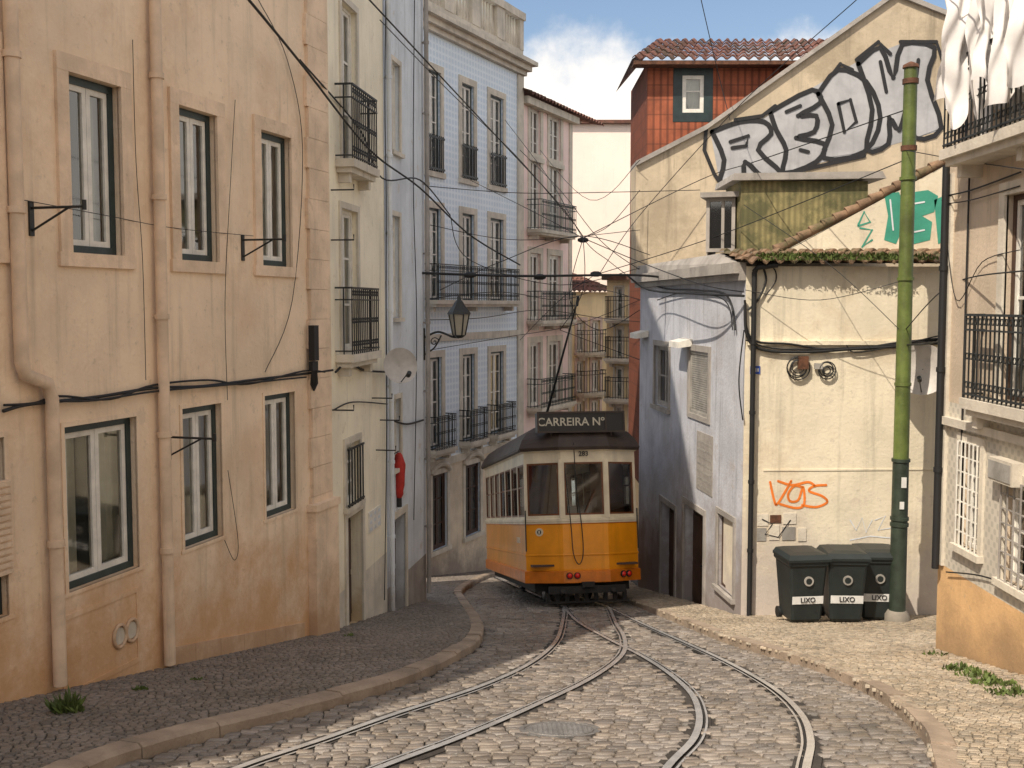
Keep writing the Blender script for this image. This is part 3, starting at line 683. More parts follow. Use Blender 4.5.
for x0,x1,y0 in ((683,706,340),(642,662,332)):
    u0=FH.at(x0,y0)[0]; u1=FH.at(x1,y0)[0]; z=FH.at(x0,y0)[1]; mb=MB('white')
    mb.prism([FH.p(u0,.01,z+.05),FH.p(u0,.3,z-.02),FH.p(u0,.3,z-.14),FH.p(u0,.01,z-.1)],FH.d*(min(u1-u0,.75))); H.part('window_hood',mb)
mb=MB('stoneg'); r=FH.R(697,713,430,488); mb.box(FH.p,r[0],r[1],.0,.012,r[2],r[3]); mb.use('shut')
for k in range(7): z=r[2]+(r[3]-r[2])*(k+.5)/8; mb.box(FH.p,r[0]+.06,r[1]-.06,.013,.015,z,z+.04)
H.part('notice_board',mb)
mb=MB('stoneg'); mb.box(FH.p,-.1,FH.L+.02,0,.22,zh-.12,zh+.07); mb.box(FH.p,-.1,FH.L+.02,0,.12,zh-.24,zh-.12)
H.part('cornice',mb)
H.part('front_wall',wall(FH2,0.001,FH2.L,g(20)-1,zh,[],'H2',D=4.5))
mb=MB('H2'); u,z=FH2.at(747,345); mb.box(FH2.p,u,FH2.L,0,.06,z,z+.07); H.part('string_course',mb)
mb=MB('H2'); mb.box(FH2.p,.35,FH2.L,0,.012,FH2.at(760,470)[1]-.02,FH2.at(760,470)[1]+.01); H.part('render_joint',mb)
u=.12; pipe(H,FH2,[(u-.0,zh-.1),(u,g(19)+.1)],.045,'cable')
mb=MB('cable'); mb.tube([FH2.p(.12,.09,zh-.1),FH2.p(.16,.14,zh-.02),FH2.p(.5,.16,zh+.02)],.05,8); H.part('gutter_elbow',mb)
for pts,r in (([(744,305),(746,335),(760,349),(800,352),(850,349),(900,346),(945,342)],.028),([(744,300),(750,338),(790,344),(840,350),(900,342),(945,338)],.02),([(745,340),(780,349),(860,347),(940,340)],.015),([(760,262),(765,280),(757,300),(747,310)],.02),([(743,330),(738,380),(742,420)],.012),([(745,262),(770,266),(775,280),(764,296)],.012),([(845,345),(860,352),(940,335)],.012)):
    wallcable(H,FH2,pts,r,.05)
wallcable(H,FH,[(642,276),(665,288),(700,290),(730,296),(738,330)],.02,.05)
wallcable(H,FH,[(660,300),(690,292),(728,300),(736,330)],.012,.05)
mb=MB('cable')
for cx,cy,R in ((797,367,.20),(826,370,.15)):
    u,z=FH2.at(cx,cy)
    for k in range(4):
        e1,e2=random.uniform(-.02,.02),random.uniform(-.02,.02)
        mb.tube([FH2.p(u+e1+(R-k*.03)*math.cos(t*math.pi/10),.06+.012*k,z+e2+(R*1.0-k*.03)*math.sin(t*math.pi/10)) for t in range(21)],.011,5,False)
u,z=FH2.at(802,363); mb.use('rust'); mb.box(FH2.p,u-.09,u+.08,.03,.12,z-.1,z+.12); mb.use('shut'); u,z=FH2.at(818,366); mb.box(FH2.p,u-.08,u+.06,.03,.08,z-.05,z+.05)
H.part('cable_coil',mb)
mb=MB('blue'); r=FH2.R(750,760,366,374); mb.box(FH2.p,r[0],r[1],.0,.015,r[2],r[3]); mb.use('white')
for k in range(3): mb.box(FH2.p,r[0]+.03+k*.045,r[0]+.06+k*.045,.016,.018,r[2]+.04,r[3]-.04)
H.part('house_number_plate',mb)
mb=MB('orange')
for s in ([(770,482),(774,500),(777,504),(786,490),(791,481)],[(802,487),(794,486),(788,494),(790,501),(798,500),(803,487),(804,504),(796,508),(780,504)],[(826,485),(814,486),(809,491),(822,496),(827,502),(816,507),(802,505)],[(778,481),(792,485),(808,482),(815,486)]): ribbon(mb,FH2,sm2(s,5),.042)
H.part('graffiti',mb,label='orange sprayed tag')
mb=MB('wspray')
for s in ([(850,520),(856,530),(862,518),(866,532),(872,520)],[(875,520),(885,516),(878,530),(890,528)],[(850,540),(870,536),(892,538)]): ribbon(mb,FH2,s,.022)
H.part('graffiti',mb,label='thin white sprayed scribble')
mb=MB('stone')
for i,(x0,x1,y0,y1,m) in enumerate(((757,768,514,526,'stone'),(757,766,528,541,'shut'),(770,781,515,523,'rust'),(769,779,525,540,'stone'),(783,796,513,524,'stone'),(782,795,527,540,'shut'),(798,806,528,541,'stone'))):
    mb.use(m); r=FH2.R(x0,x1,y0,y1); mb.box(FH2.p,r[0],r[1],.0,.01+i*.001,r[2],r[3])
mb.use('black'); ribbon(mb,FH2,[(762,519),(772,524),(765,534),(778,537),(790,520)],.02,.02)
H.part('torn_posters',mb)
mb=MB('tileold'); tiles(mb,(3.85,18.6,zh+.04),(9.2,18.85,zh+.04),(9.2,20.6,zh+.32),(3.85,20.6,zh+.32),.24,.42); mb.use('stoneg')
mb.poly([Vector((3.9,20.5,zh+.3)),Vector((9,20.5,zh+.3)),Vector((9,27.3,zh+.8)),Vector((3.1,27.3,zh+.3))]); mb.poly([Vector((3.9,18.9,zh+.05)),Vector((3.9,20.5,zh+.3)),Vector((3.1,27.3,zh+.3)),Vector((3.05,27.3,zh+.08))])
H.part('roof',mb)
mb=MB('leaf')
for i in range(1300):
    x=random.uniform(4.2,7.2); x=x if random.random()<.4 else random.choice((4.6,5.0,5.5,6.3))+random.gauss(0,.22); b=Vector((x,18.6+random.uniform(0,.5),zh+.08)); b.z+=(b.y-18.6)*.16
    h=random.uniform(.02,.12); w=.018
    mb.add([b,b+Vector((w,0,h*.6)),b+Vector((random.uniform(-.05,.05),random.uniform(-.06,0),h)),b+Vector((-w,0,h*.5))],[(0,1,2,3)])
solo('roof_moss',mb,kind='stuff')
FQ=Fac((4.0,21.6),(8.2,21.6))
def P2(F,l,d=0): return [F.P(x,y,d) for x,y in l]
mb=MB('corr'); mb.prism(P2(FQ,[(741,254),(741,181),(868,181),(868,200),(800,240),(775,254)]),(0,1.5,0)); dm=H.part('dormer',mb,label='dormer clad in mossy ochre corrugated sheet')
mb=MB('stoneg'); mb.prism(P2(FQ,[(731,181),(733,174),(880,172),(884,179)],.15),(0,1.9,0)); H.part('roof',mb,dm)
FQ2=Fac((3.7,22.2),(4.6,21.9)); mb=MB('stoneg'); r=FQ2.R(706,735,198,252); frame(mb,FQ2,*r,.07,-.1,0); mb.box(FQ2.p,r[0]+.3,r[0]+.36,-.08,-.01,r[2]+.07,r[3]-.07); mb.box(FQ2.p,r[0]-.1,r[1]+.1,-1,.15,r[3],r[3]+.1); mb.box(FQ2.p,r[0],r[0]+.03,-1.2,-.1,r[2]-.2,r[3]); mb.use('dark'); mb.quad(FQ2.p(r[0]+.03,-.3,r[2]),FQ2.p(r[1],-.3,r[2]),FQ2.p(r[1],-.3,r[3]),FQ2.p(r[0]+.03,-.3,r[3])); dm=H.part('dormer',mb,label='small glazed dormer with dark frame')
mb=MB('glass'); mb.quad(FQ2.p(r[0]+.07,-.05,r[2]+.07),FQ2.p(r[1]-.07,-.05,r[2]+.07),FQ2.p(r[1]-.07,-.05,r[3]-.07),FQ2.p(r[0]+.07,-.05,r[3]-.07)); H.part('glass',mb,dm)
mb=MB('H2'); mb.prism(P2(FL2,[(762,262),(800,244),(870,206),(950,163),(960,263)]),(0,.3,0)); H.part('side_gable',mb)
mb=MB('tileold'); a=FL2.P(775,250,.1); b=FL2.P(955,155,.1); n=int((b-a).length/.24)
for k in range(n):
    p=a.lerp(b,k/n); q=a.lerp(b,(k+1.1)/n)+Vector((0,0,-.03)); mb.tube([p+Vector((0,.15,0)),q+Vector((0,.15,0))],[.10,.075],8)
H.part('gable_coping',mb)
mb=MB('teal')
for l in ([(884,194),(899,192),(903,204),(901,232),(896,244),(884,240),(888,216)],[(904,198),(914,192),(928,190),(938,196),(934,212),(922,216),(932,222),(930,240),(914,244),(904,238),(912,218)],[(934,200),(948,194),(950,240),(938,244)]): mb.poly(P2(FL2,l,.006))
mb.use('wspray')
for s in ([(890,200),(893,230)],[(912,204),(924,202)],[(914,232),(924,230)]): ribbon(mb,FL2,s,.03,.012)
mb.use('teal')
for s in ([(858,225),(864,212),(870,222),(858,226)],[(860,228),(872,230),(862,247),(872,240)]): ribbon(mb,FL2,s,.035)
H.part('graffiti',mb,label='green sprayed block tag')
# ================================================================= I gable
I=Thing('gable_wall_house','old house end gable with large silver graffiti','house',(6,27.3,1))
mb=MB('I'); mb.prism(P2(FI,[(636,275),(636,166),(706,130),(895,-4),(958,20),(980,120),(980,275)]),(0,1.2,0)); I.part('wall',mb)
mb=MB('stoneg')
for a,b in (((636,166),(706,130)),((706,130),(895,-4)),((895,-4),(960,22))):
    A_=FI.P(*a,.1); B_=FI.P(*b,.1); mb.prism([A_,B_,B_+Vector((0,0,.12)),A_+Vector((0,0,.12))],(0,1.4,0))
I.part('gable_coping',mb)
mb=MB('silver')
mb.poly(P2(FI,[(710,130),(764,118),(812,88),(860,60),(900,44),(936,46),(930,80),(941,130),(915,138),(868,152),(815,164),(780,174),(750,184),(720,184)],.005))
L=[[(712,132),(740,122),(764,122),(771,134),(758,150),(782,174),(764,178),(745,162),(742,182),(720,184),(724,160)],
[(770,112),(812,90),(820,103),(798,116),(816,116),(814,132),(796,138),(824,144),(816,162),(784,173),(786,150),(776,130)],
[(818,94),(838,70),(866,82),(880,118),(864,152),(824,158),(832,125)],
[(858,64),(880,48),(893,78),(902,45),(934,48),(927,80),(941,128),(915,138),(908,106),(899,130),(889,118),(888,144),(866,150),(872,110)]]
for k,l in enumerate(L): mb.poly(P2(FI,l,.009+k*.002))
mb.use('black')
for k,l in enumerate(L): ribbon(mb,FI,sm2(l+[l[0]],3),.12,.018+.002*k)
for s in ([(730,142),(748,136),(746,146),(732,148)],[(838,104),(850,100),(856,122),(844,132),(838,104)],[(786,112),(800,106)],[(800,150),(808,152)],[(880,62),(886,92)],[(918,60),(914,92)],[(706,130),(704,150),(714,174),(722,186)],[(822,88),(840,64),(852,70)],[(735,120),(762,116),(775,106)],[(780,176),(815,167),(864,156)],[(856,60),(878,42),(890,54)],[(900,42),(936,42),(942,60)],[(726,186),(748,186),(766,180)]): ribbon(mb,FI,s,.09,.028)
I.part('graffiti',mb,label='large silver block letter graffiti outlined in black')
# ================================================================= J
J=Thing('red_tiled_attic_house','attic house in ribbed red cladding with clay tiled roof','house',(5,29.5,2))
zj=FJ.at(690,62)[1]; rJ=FJ.R(673,713,66,122); ujl=FJ.at(647,100)[0]
J.part('wall',wall(FJ,ujl,FJ.L,-5,zj,[rJ],'tilered',D=4))
window(J,FJ,rJ,.24,.1,1,(.55,),mc='green',ms='white',curtain='full',sur=0,inset=.02)
mb=MB('tile'); u0=FJ.at(630,60)[0]; tiles(mb,FJ.p(u0,.5,zj-.05),FJ.p(FJ.L,.5,zj-.05),FJ.p(FJ.L,-1.9,zj+1.0),FJ.p(u0+1.0,-1.9,zj+1.0),.27,.42)
mb.poly([FJ.p(u0,.5,zj-.03),FJ.p(u0+1,-1.9,zj+1.0),FJ.p(u0+1,-2.1,zj+1.0),FJ.p(u0,-4,zj-.03)])
mb.use('rust'); mb.box(FJ.p,u0+.05,FJ.L,.0,.48,zj-.16,zj-.06); J.part('roof',mb)
# ================================================================= K
K=Thing('balcony_house','sunlit render house with iron balconies and ochre base','house',(5.5,14,g(14)))
rK=[FK.R(1004,1045,196,400),FK.R(961,981,440,545),FK.R(1005,1040,478,580)]
rK3=(rK[0][0],rK[0][1],FK.at(985,130)[1],FK.at(985,130)[1]+2.3)
K.part('wall',wall(FK,0,FK.L,g(15)-1,6.5,rK+[rK3],'K',D=6,bands=((FK.at(950,402)[1],'Kt'),(FK.at(948,568)[1],'K2'))))
window(K,FK,rK[0],.06,.06,2,(.5,),mc='wood',ms='white',curtain='full',sur=.14); window(K,FK,rK3,.06,.06,2,(.5,),mc='wood',curtain=None,sur=.14)
for i,r in enumerate(rK[1:]):
    window(K,FK,r,.05,.05,2,(.5,),mc='white',curtain='full',sur=.1)
    mb=MB('white' if i==0 else 'stoneg')
    for k in range(6): u=r[0]+(r[1]-r[0])*k/5; mb.box(FK.p,u-.007,u+.007,.05,.066,r[2],r[3])
    for k in range(8): z=r[2]+(r[3]-r[2])*k/7; mb.box(FK.p,r[0],r[1],.034,.05,z-.007,z+.007)
    K.part('window_grille',mb)
balcony(K,FK,1.15,4.2,-1.08,.98,.26)
zb1=FK.at(946,160)[1]; balcony(K,FK,.75,4.2,zb1,1.0,.42)
mb=MB('stone'); mb.box(FK.p,0,.2,0,.04,FK.at(948,568)[1],zb1-.2)
zq=FK.at(948,420)[1]; mb.box(FK.p,0.2,4,0,.08,zq-.05,zq+.05); K.part('stone_trim',mb)
pipe(K,FK,[(.14,zb1-.1),(.14,g(14)+1.2)],.045,'cable')
pipe(K,FK,[(.7,zb1-.3),(.7,g(14)+2.4)],.012,'cable',False,.03)
u,z=FK.at(1000,470); mb=MB('stone'); mb.box(FK.p,u,u+.6,0,.14,z-.1,z+.16); mb.use('shut'); mb.box(FK.p,u+.03,u+.57,.141,.15,z-.07,z+.13); K.part('meter_box',mb)
wallcable(K,FK,[(945,200),(948,215),(960,300),(985,262),(1024,250)],.006)
wallcable(K,FK,[(950,572),(985,576),(1024,590)],.01)
wallcable(K,FK,[(948,196),(975,190),(1024,172)],.01); wallcable(K,FK,[(948,204),(975,200),(1024,186)],.007)
zl=zb1+1.72; mb=MB('iron')
us=(1.15,1.45,1.75,2.1,2.5,2.9)
for u in us: mb.tube([FK.p(u,.0,zl),FK.p(u,.72,zl)],.008,5)
mb.tube([FK.p(us[0],.70,zl),FK.p(us[-1],.70,zl)],.008,5); K.part('washing_rack',mb)
for i,u in enumerate(us):
    x0=.04+random.uniform(0,.06); w=random.uniform(.42,.56); h=random.uniform(1.2,1.62)
    mb=MB('cloth'); nx,nz=26,20; vs=[]; ph=random.uniform(0,6)
    for j in range(nz+1):
        for k in range(nx+1):
            s=k/nx; t=j/nz
            d=x0+w*(s-.5)*(1-.30*math.sin(t*2.6+ph)*t)+w*.5+.02*math.sin(t*9+ph)
            uu=u+.055*math.sin(s*13+ph+t*3)*(.3+t)+.035*math.sin(s*23+ph*2-t*8)+.05*math.sin(t*5+i)+.02*math.sin(s*5+t*17)
            vs.append(FK.p(uu,d,zl-.01-h*t*(1+.12*math.sin(s*5+ph)+.06*math.sin(s*11))-.06*math.sin(s*math.pi)*(1-t)))
    mb.add(vs,[(j*(nx+1)+k,j*(nx+1)+k+1,(j+1)*(nx+1)+k+1,(j+1)*(nx+1)+k) for j in range(nz) for k in range(nx)],True)
    solo('hanging_laundry',mb,'white crumpled cloth hanging from a washing rack above the balcony','laundry','washing above the balcony')
# ================================================================= pole
px_=atd(905,300,17.8).x; PO=Thing('tram_wire_pole','tall weathered green steel pole with dark base holding tram wires','pole',(px_,17.8,g(17.8)+.1))
z0=g(17.8)+.1; zt=atd(907,68,17.8).z
mb=MB('pole'); mb.tube([(px_,17.8,z0+2.7),(px_,17.8,zt)],[.125,.105],18)
for z in (z0+3.9,z0+5.6,z0+7.2): mb.tube([(px_,17.8,z),(px_,17.8,z+.05)],.135,18)
PO.part('shaft',mb)
mb=MB('poledk'); mb.tube([(px_,17.8,z0+.2),(px_,17.8,z0+2.68)],[.135,.13],18)
for z in (z0+2.66,z0+1.6,z0+1.7): mb.tube([(px_,17.8,z),(px_,17.8,z+.05)],.15,18)
mb.use('binw'); mb.box(ID,px_-.03,px_+.05,17.655,17.67,z0+2.25,z0+2.42); mb.box(ID,px_-.05,px_+.02,17.655,17.668,z0+1.9,z0+2.02); PO.part('lower_sleeve',mb)
mb=MB('conc'); mb.tube([(px_,17.8,z0-.1),(px_,17.8,z0+.12),(px_,17.8,z0+.2)],[.2,.2,.15],12); PO.part('footing',mb)
mb=MB('rust'); mb.tube([(px_,17.8,zt),(px_,17.8,zt+.05),(px_,17.8,zt+.1)],[.13,.12,.02],14)
for z in (zt-.25,zt-1.3): mb.tube([(px_,17.8,z),(px_,17.8,z+.08)],.125,16)
PO.part('cap',mb)
dd=Thing('satellite_dish','brownish satellite dish fixed on the cream wall behind the pole','satellite dish',(6.5,18.8,-1.2))
dish(dd,FH2.P(912,368,.45),Vector((-.5,-1,.1)).normalized(),.42,FH2.P(915,372,0))
# ================================================================= bins
def bin_(x,y,yaw,h,lab):
    mtx=Matrix.Translation((x,y,g(y)+.115))@Matrix.Rotation(yaw,4,'Z')@Matrix.Scale(.93,4)
    T=Thing('wheelie_bin',lab,'bin',group='rubbish bins by the wall',mtx=mtx)
    mb=MB('bin'); rings=[]
    for z,w,d in ((.06,.25,.24),(.1,.27,.27),(.9,.33,.35),(.93,.36,.38),(.98,.36,.38)): rings.append([Vector((-w,-d,z*h)),Vector((-w+.04,-d-.03,z*h)),Vector((w-.04,-d-.03,z*h)),Vector((w,-d,z*h)),Vector((w,d,z*h)),Vector((-w,d,z*h))])
    mb.loft(rings); T.part('body',mb)
    mb=MB('bin'); rings=[]
    for z,w,y0,y1 in ((.985,.38,-.44,.38),(1.02,.38,-.44,.38),(1.08,.33,-.36,.36),(1.1,.2,-.2,.3)): rings.append([Vector((-w,y0,z*h)),Vector((w,y0,z*h)),Vector((w,y1,z*h)),Vector((-w,y1,z*h))])
    mb.loft(rings); mb.tube([(-.3,.42,h*1.02),(.3,.42,h*1.02)],.025,8); T.part('lid',mb)
    for s in (-1,1):
        mb=MB('cable'); mb.tube([(s*.24,.3,.1),(s*.31,.3,.1)],.1,16); T.part('wheel',mb)
    mb=MB('binw')
    def q(a,b,z0,z1): mb.quad(*[Vector((xx,-(.27+.08*(zz-.1)/.8)-.03-.012,zz*h)) for xx,zz in ((a,z0),(b,z0),(b,z1),(a,z1))])
    q(-.28,.28,.34,.46); T.part('label_band',mb)
    mb=MB('shut'); mb.tube([(0,-.365,.69*h),(0,-.385,.69*h)],.085,16); mb.use('bin'); mb.tube([(0,-.385,.69*h),(0,-.388,.69*h)],.055,12); T.part('emblem',mb)
    text(T,'LIXO',Matrix.Translation((0,-.352,.40*h))@Matrix.Rotation(math.radians(90),4,'X'),.12,'black',bold=.002)
bin_(4.73,17.75,.12,1.17,'dark wheelie bin with white label band beside a drainpipe')
bin_(5.43,17.8,-.05,1.19,'dark wheelie bin between two others against the cream wall')
bin_(6.08,18.15,-.08,1.2,'dark wheelie bin standing behind the green pole')
# ================================================================= lamp
LP=Thing('street_lamp','black wrought iron lantern on a scrolled wall bracket','lamp',tuple(FB2.p(FB2.L-.1,0,-.3)))
w0=FB2.p(FB2.L-.1,0,0); lc=atd(459,318,22.3); arm=atd(459,340,22.3); wz=atd(421,338,22.4)
mb=MB('iron'); b0=Vector((w0.x,w0.y,wz.z)); e=Vector((lc.x,lc.y,arm.z+.05))
mb.tube(smooth([b0,b0.lerp(e,.4)+Vector((0,0,.12)),b0.lerp(e,.8)+Vector((0,0,.02)),e],6),.022,8)
mb.tube(smooth([b0-Vector((0,0,.35)),b0.lerp(e,.3)-Vector((0,0,.2)),b0.lerp(e,.5)+Vector((0,0,.05))],6),.016,6)
mb.tube([b0.lerp(e,.3)+Vector((.1*math.cos(t*.7)*(1-t/14),0,-.08+.1*math.sin(t*.7)*(1-t/14))) for t in range(14)],.012,5)
mb.tube([b0-Vector((0,0,.45)),b0+Vector((0,0,.2))],.03,8); LP.part('bracket',mb)
def ringq(c,r,z,n=6,ph=0): return [Vector((c.x+r*math.cos(2*math.pi*k/n+ph),c.y+r*math.sin(2*math.pi*k/n+ph),z)) for k in range(n)]
mb=MB('lampg'); zb=arm.z+.1; mb.loft([ringq(lc,.12,zb),ringq(lc,.2,zb+.42)]); LP.part('lamp_glass',mb)
mb=MB('iron')
for k in range(6): mb.tube([ringq(lc,.125,zb)[k],ringq(lc,.205,zb+.42)[k]],.016,5)
mb.loft([ringq(lc,.06,zb-.06),ringq(lc,.14,zb)]); mb.loft([ringq(lc,.24,zb+.42),ringq(lc,.22,zb+.47),ringq(lc,.12,zb+.6),ringq(lc,.09,zb+.66),ringq(lc,.04,zb+.72),ringq(lc,.01,zb+.84)]); LP.part('lamp_cap',mb)
mb=MB('red'); c=atd(399,475,20.3); rings=[]
for z,w in ((.42,.03),(.38,.07),(.2,.10),(0,.11),(-.2,.10),(-.36,.08),(-.45,.03)): rings.append([c+Vector((w*math.cos(t*math.pi/5)*(1+.25*math.sin(t*3+z*9)),w*.8*math.sin(t*math.pi/5),z)) for t in range(10)])
mb.loft(rings,True,True); mb.use('iron'); mb.tube([FB2.P(392,455),c+Vector((0,0,.45))],.012,5); mb.tube([c+Vector((0,0,-.6)),c+Vector((0,0,-.43))],.05,8)
solo('red_bundle',mb,'red rolled cloth hanging from the pale blue house wall','cloth')
# ================================================================= tram
TM=Matrix.Translation((1.54,21.9,g(21.9)))@Matrix.Rotation(math.radians(7.6),4,'Z')@Matrix.Rotation(-math.atan(SL),4,'X')@Matrix.Scale(1.045,4)
T=Thing('tram','vintage yellow and cream single car tram on cobbled street rails','tram',mtx=TM)
LN=8.0
def plan(o=0,z=0):
    hw=1.13-o; c=.45-o*.3
    return [Vector(p) for p in ((-c,o,z),(c,o,z),(hw,.40+o*.5,z),(hw,LN-.40-o*.5,z),(c,LN-o,z),(-c,LN-o,z),(-hw,LN-.40-o*.5,z),(-hw,.40+o*.5,z))]
zb,zw0,zw1,zf=.50,1.73,2.88,3.06
mb=MB('ty'); mb.loft([plan(.03,zb),plan(0,zb+.25),plan(0,zw0-.12)],False); mb.use('tc'); mb.loft([plan(-.02,zw0-.10),plan(-.02,zw0-.07),plan(-.035,zw0-.06),plan(-.035,zw0-.01),plan(.0,zw0)],False); mb.use('to'); mb.loft([plan(0,zw0-.12),plan(-.02,zw0-.10)],False)
mb.use('to'); mb.loft([plan(-.03,zb-.02),plan(-.035,zb+.0),plan(-.035,zb+.2),plan(-.0,zb+.22)],False); mb.use('tu'); mb.add(plan(.02,zb+.02),[tuple(range(8))]); mb.use('ty')
mb.loft([plan(-.012,1.0),plan(-.018,1.02),plan(-.012,1.04)],False)
T.part('body',mb)
mb=MB('tc'); mb.loft([plan(0,zw1),plan(0,zf-.03),plan(-.05,zf),plan(-.05,zf+.02)],False); mb.loft([plan(.06,zw1),plan(.06,zf)],False); mb.add(plan(.06,zw1+.1),[tuple(range(8))]); T.part('fascia',mb)
segs=plan(0,0)
def seg(i): a=segs[i]; b=segs[(i+1)%8]; return Fac((a.x,a.y),(b.x,b.y))
for i,n in {0:1,1:1,2:7,3:1,4:1,5:1,6:7,7:1}.items():
    F=seg(i); w=F.L/n; pw=.06 if n==1 else .045
    for k in range(n):
        a=k*w; b=a+w; mb=MB('tc'); frame(mb,F,a+.001,b-.001,zw0,zw1,pw,-.05,0,top=.06); mb.use('tw')
        frame(mb,F,a+pw,b-pw,zw0+pw,zw1-.06,.035,-.045,-.01)
        if n>1: mb.box(F.p,a+pw+.03,b-pw-.03,-.04,-.015,zw0+.62,zw0+.65)
        wo=T.part('window',mb); gb_=MB('glass'); gb_.quad(F.p(a+pw,-.03,zw0+pw),F.p(b-pw,-.03,zw0+pw),F.p(b-pw,-.03,zw1-.06),F.p(a+pw,-.03,zw1-.06)); T.part('glass',gb_,wo)
mb=MB('tr')
def rp(o,oy,z):
    hw=1.2-o; c=max(.05,.5-o*.42); y0=-.10+oy; return [Vector(p) for p in ((-c,y0,z),(c,y0,z),(hw,y0+.42,z),(hw,LN-y0-.42,z),(c,LN-y0,z),(-c,LN-y0,z),(-hw,LN-y0-.42,z),(-hw,y0+.42,z))]
mb.loft([rp(.0,0,zf+.0),rp(-.03,-.02,zf+.06),rp(.0,.01,zf+.13),rp(.05,.06,zf+.24),rp(.16,.18,zf+.38),rp(.34,.40,zf+.50),rp(.6,.8,zf+.59),rp(.9,1.3,zf+.63)],True,False)
mb.box(ID,-.35,.35,1.2,LN-1.2,zf+.60,zf+.68)
for s in (-.55,.55): mb.tube([(s,1.0,zf+.63),(s,LN-1,zf+.63)],.025,6)
for s in (-1,1): mb.tube([(s*1.21,.4,zf+.03),(s*1.21,LN-.4,zf+.03)],.025,6)
mb.use('tu'); mb.box(ID,-.3,.3,3.4,4.6,zf+.68,zf+.78)
T.part('roof',mb)
mb=MB('sign'); mb.box(ID,-.9,.86,-.02,.22,zf+.36,zf+.74); mb.use('tr'); FF_=Fac((-.9,-.02),(.86,-.02)); frame(mb,FF_,0,1.76,zf+.34,zf+.76,.035,-.0,.02); mb.box(ID,.46,.49,-.04,-.021,zf+.38,zf+.72)
for s in (-.6,.6): mb.tube([(s,.15,zf+.2),(s,.1,zf+.4)],.03,6)
so=T.part('destination_board',mb)
RX=Matrix.Rotation(math.radians(90),4,'X')
text(T,'CARREIRA Nº',Matrix.Translation((-.22,-.026,zf+.55))@RX,.225,'signtxt','lettering',so,bold=.003)
text(T,'283',Matrix.Translation((0,-.052,zw1+.10))@RX,.13,'black','fleet_number',bold=.003)
mb=MB('tc'); Fl=seg(7); mb.tube([Fl.p(.30,.0,1.47),Fl.p(.30,.015,1.47)],.08,18); mb.use('black'); mb.tube([Fl.p(.30,.015,1.47),Fl.p(.30,.018,1.47)],.045,14); mb.use('tc'); mb.box(Fl.p,.285,.315,.018,.022,1.44,1.50); T.part('emblem',mb)
for i,u in ((0,.10),(0,.25),(1,.32),(1,.47)):
    F=seg(i); mb=MB('tu'); c=F.p(u,.035,.62); mb.tube([c,c+F.n*.04],.065,16); o=T.part('tail_lamp',mb); mb=MB('tail'); mb.tube([c+F.n*.04,c+F.n*.055,c+F.n*.065],[.05,.04,.01],14); T.part('lens',mb,o)
mb=MB('cable'); mb.tube(smooth([(-.38,-.06,2.7),(-.30,-.08,1.6),(-.27,-.1,1.05),(-.17,-.11,.84),(-.08,-.1,1.05),(-.09,-.08,1.6),(-.16,-.06,2.3),(-.2,-.1,3.2)],8),.010,6); T.part('trolley_rope',mb)
mb=MB('tc')
for x in (-.45,.45): mb.box(ID,x-.045,x+.045,-.015,.02,zw0,zw1)
mb.use('tw'); mb.tube([(.0,-.03,zw0+.1),(.22,-.035,zw0+.55)],.01,5); T.part('corner_pillar',mb)
mb=MB('tu'); mb.box(ID,-.95,.95,.5,LN-.5,.3,.52); mb.box(ID,-.75,.75,-.06,.1,.28,.42); mb.box(ID,-.12,.12,-.14,.1,.40,.50)
for x in (-.7,.7): mb.box(ID,x-.06,x+.06,2.2,6,.25,.5)
for k in range(9): mb.box(ID,-.8+k*.19,-.72+k*.19,.1,.14,.1,.3)
mb.box(ID,-.85,.85,.08,.14,.09,.13); mb.tube([(-.5,-.02,.3),(-.5,-.12,.34)],.05,10); mb.tube([(.5,-.02,.3),(.5,-.12,.34)],.05,10)
T.part('underframe',mb)
for y in (2.3,5.9,):
    for x in (-.45,.45):
        mb=MB('tu'); mb.tube([(x-.05,y,.36),(x+.05,y,.36)],.36,24); mb.use('rail'); mb.tube([(x-.055,y,.36),(x-.05,y,.36)],.3,20); T.part('wheel',mb)
mb=MB('tseat'); mb.box(ID,-1.05,1.05,.1,LN-.1,.8,.84)
for k in range(6):
    for s in (-1,1): mb.box(ID,s*.95,s*.25,1.6+k*.9,2.0+k*.9,.85,1.3); mb.box(ID,s*.95,s*.25,2.0+k*.9,2.06+k*.9,.85,2.0)
mb.use('tw')
for s in (-1,1): mb.box(ID,s*1.03,s*.35,1.1,1.14,.85,zw1); mb.box(ID,s*1.03,s*.35,LN-1.14,LN-1.1,.85,zw1)
mb.box(ID,-.3,.3,.15,.4,.85,1.70); mb.tube([(0.2,.28,1.70),(.2,.28,2.0)],.03,8); T.part('interior_fittings',mb)
mb=MB('iron'); mb.tube([(-.1,4,zf+.76),(-.1,4,zf+.9)],.12,10); mb.tube([(-.1,4.1,zf+.85),(.05,.3,6.1)],[.035,.018],8); mb.tube([(.05,.35,6.02),(.05,.2,6.18)],.03,6); T.part('trolley_pole',mb)
for s,i in ((1,1),(-1,7)):
    F=seg(i); mb=MB('iron'); u=F.L-.03 if s>0 else .03; mb.tube([F.p(u,.05,1.1),F.p(u,.05,1.9)],.013,6); T.part('grab_rail',mb)
text(T,'CARRIS',Matrix.Translation((-1.135,1.4,1.3))@Matrix.Rotation(math.radians(-90),4,'Z')@RX,.17,'tc')
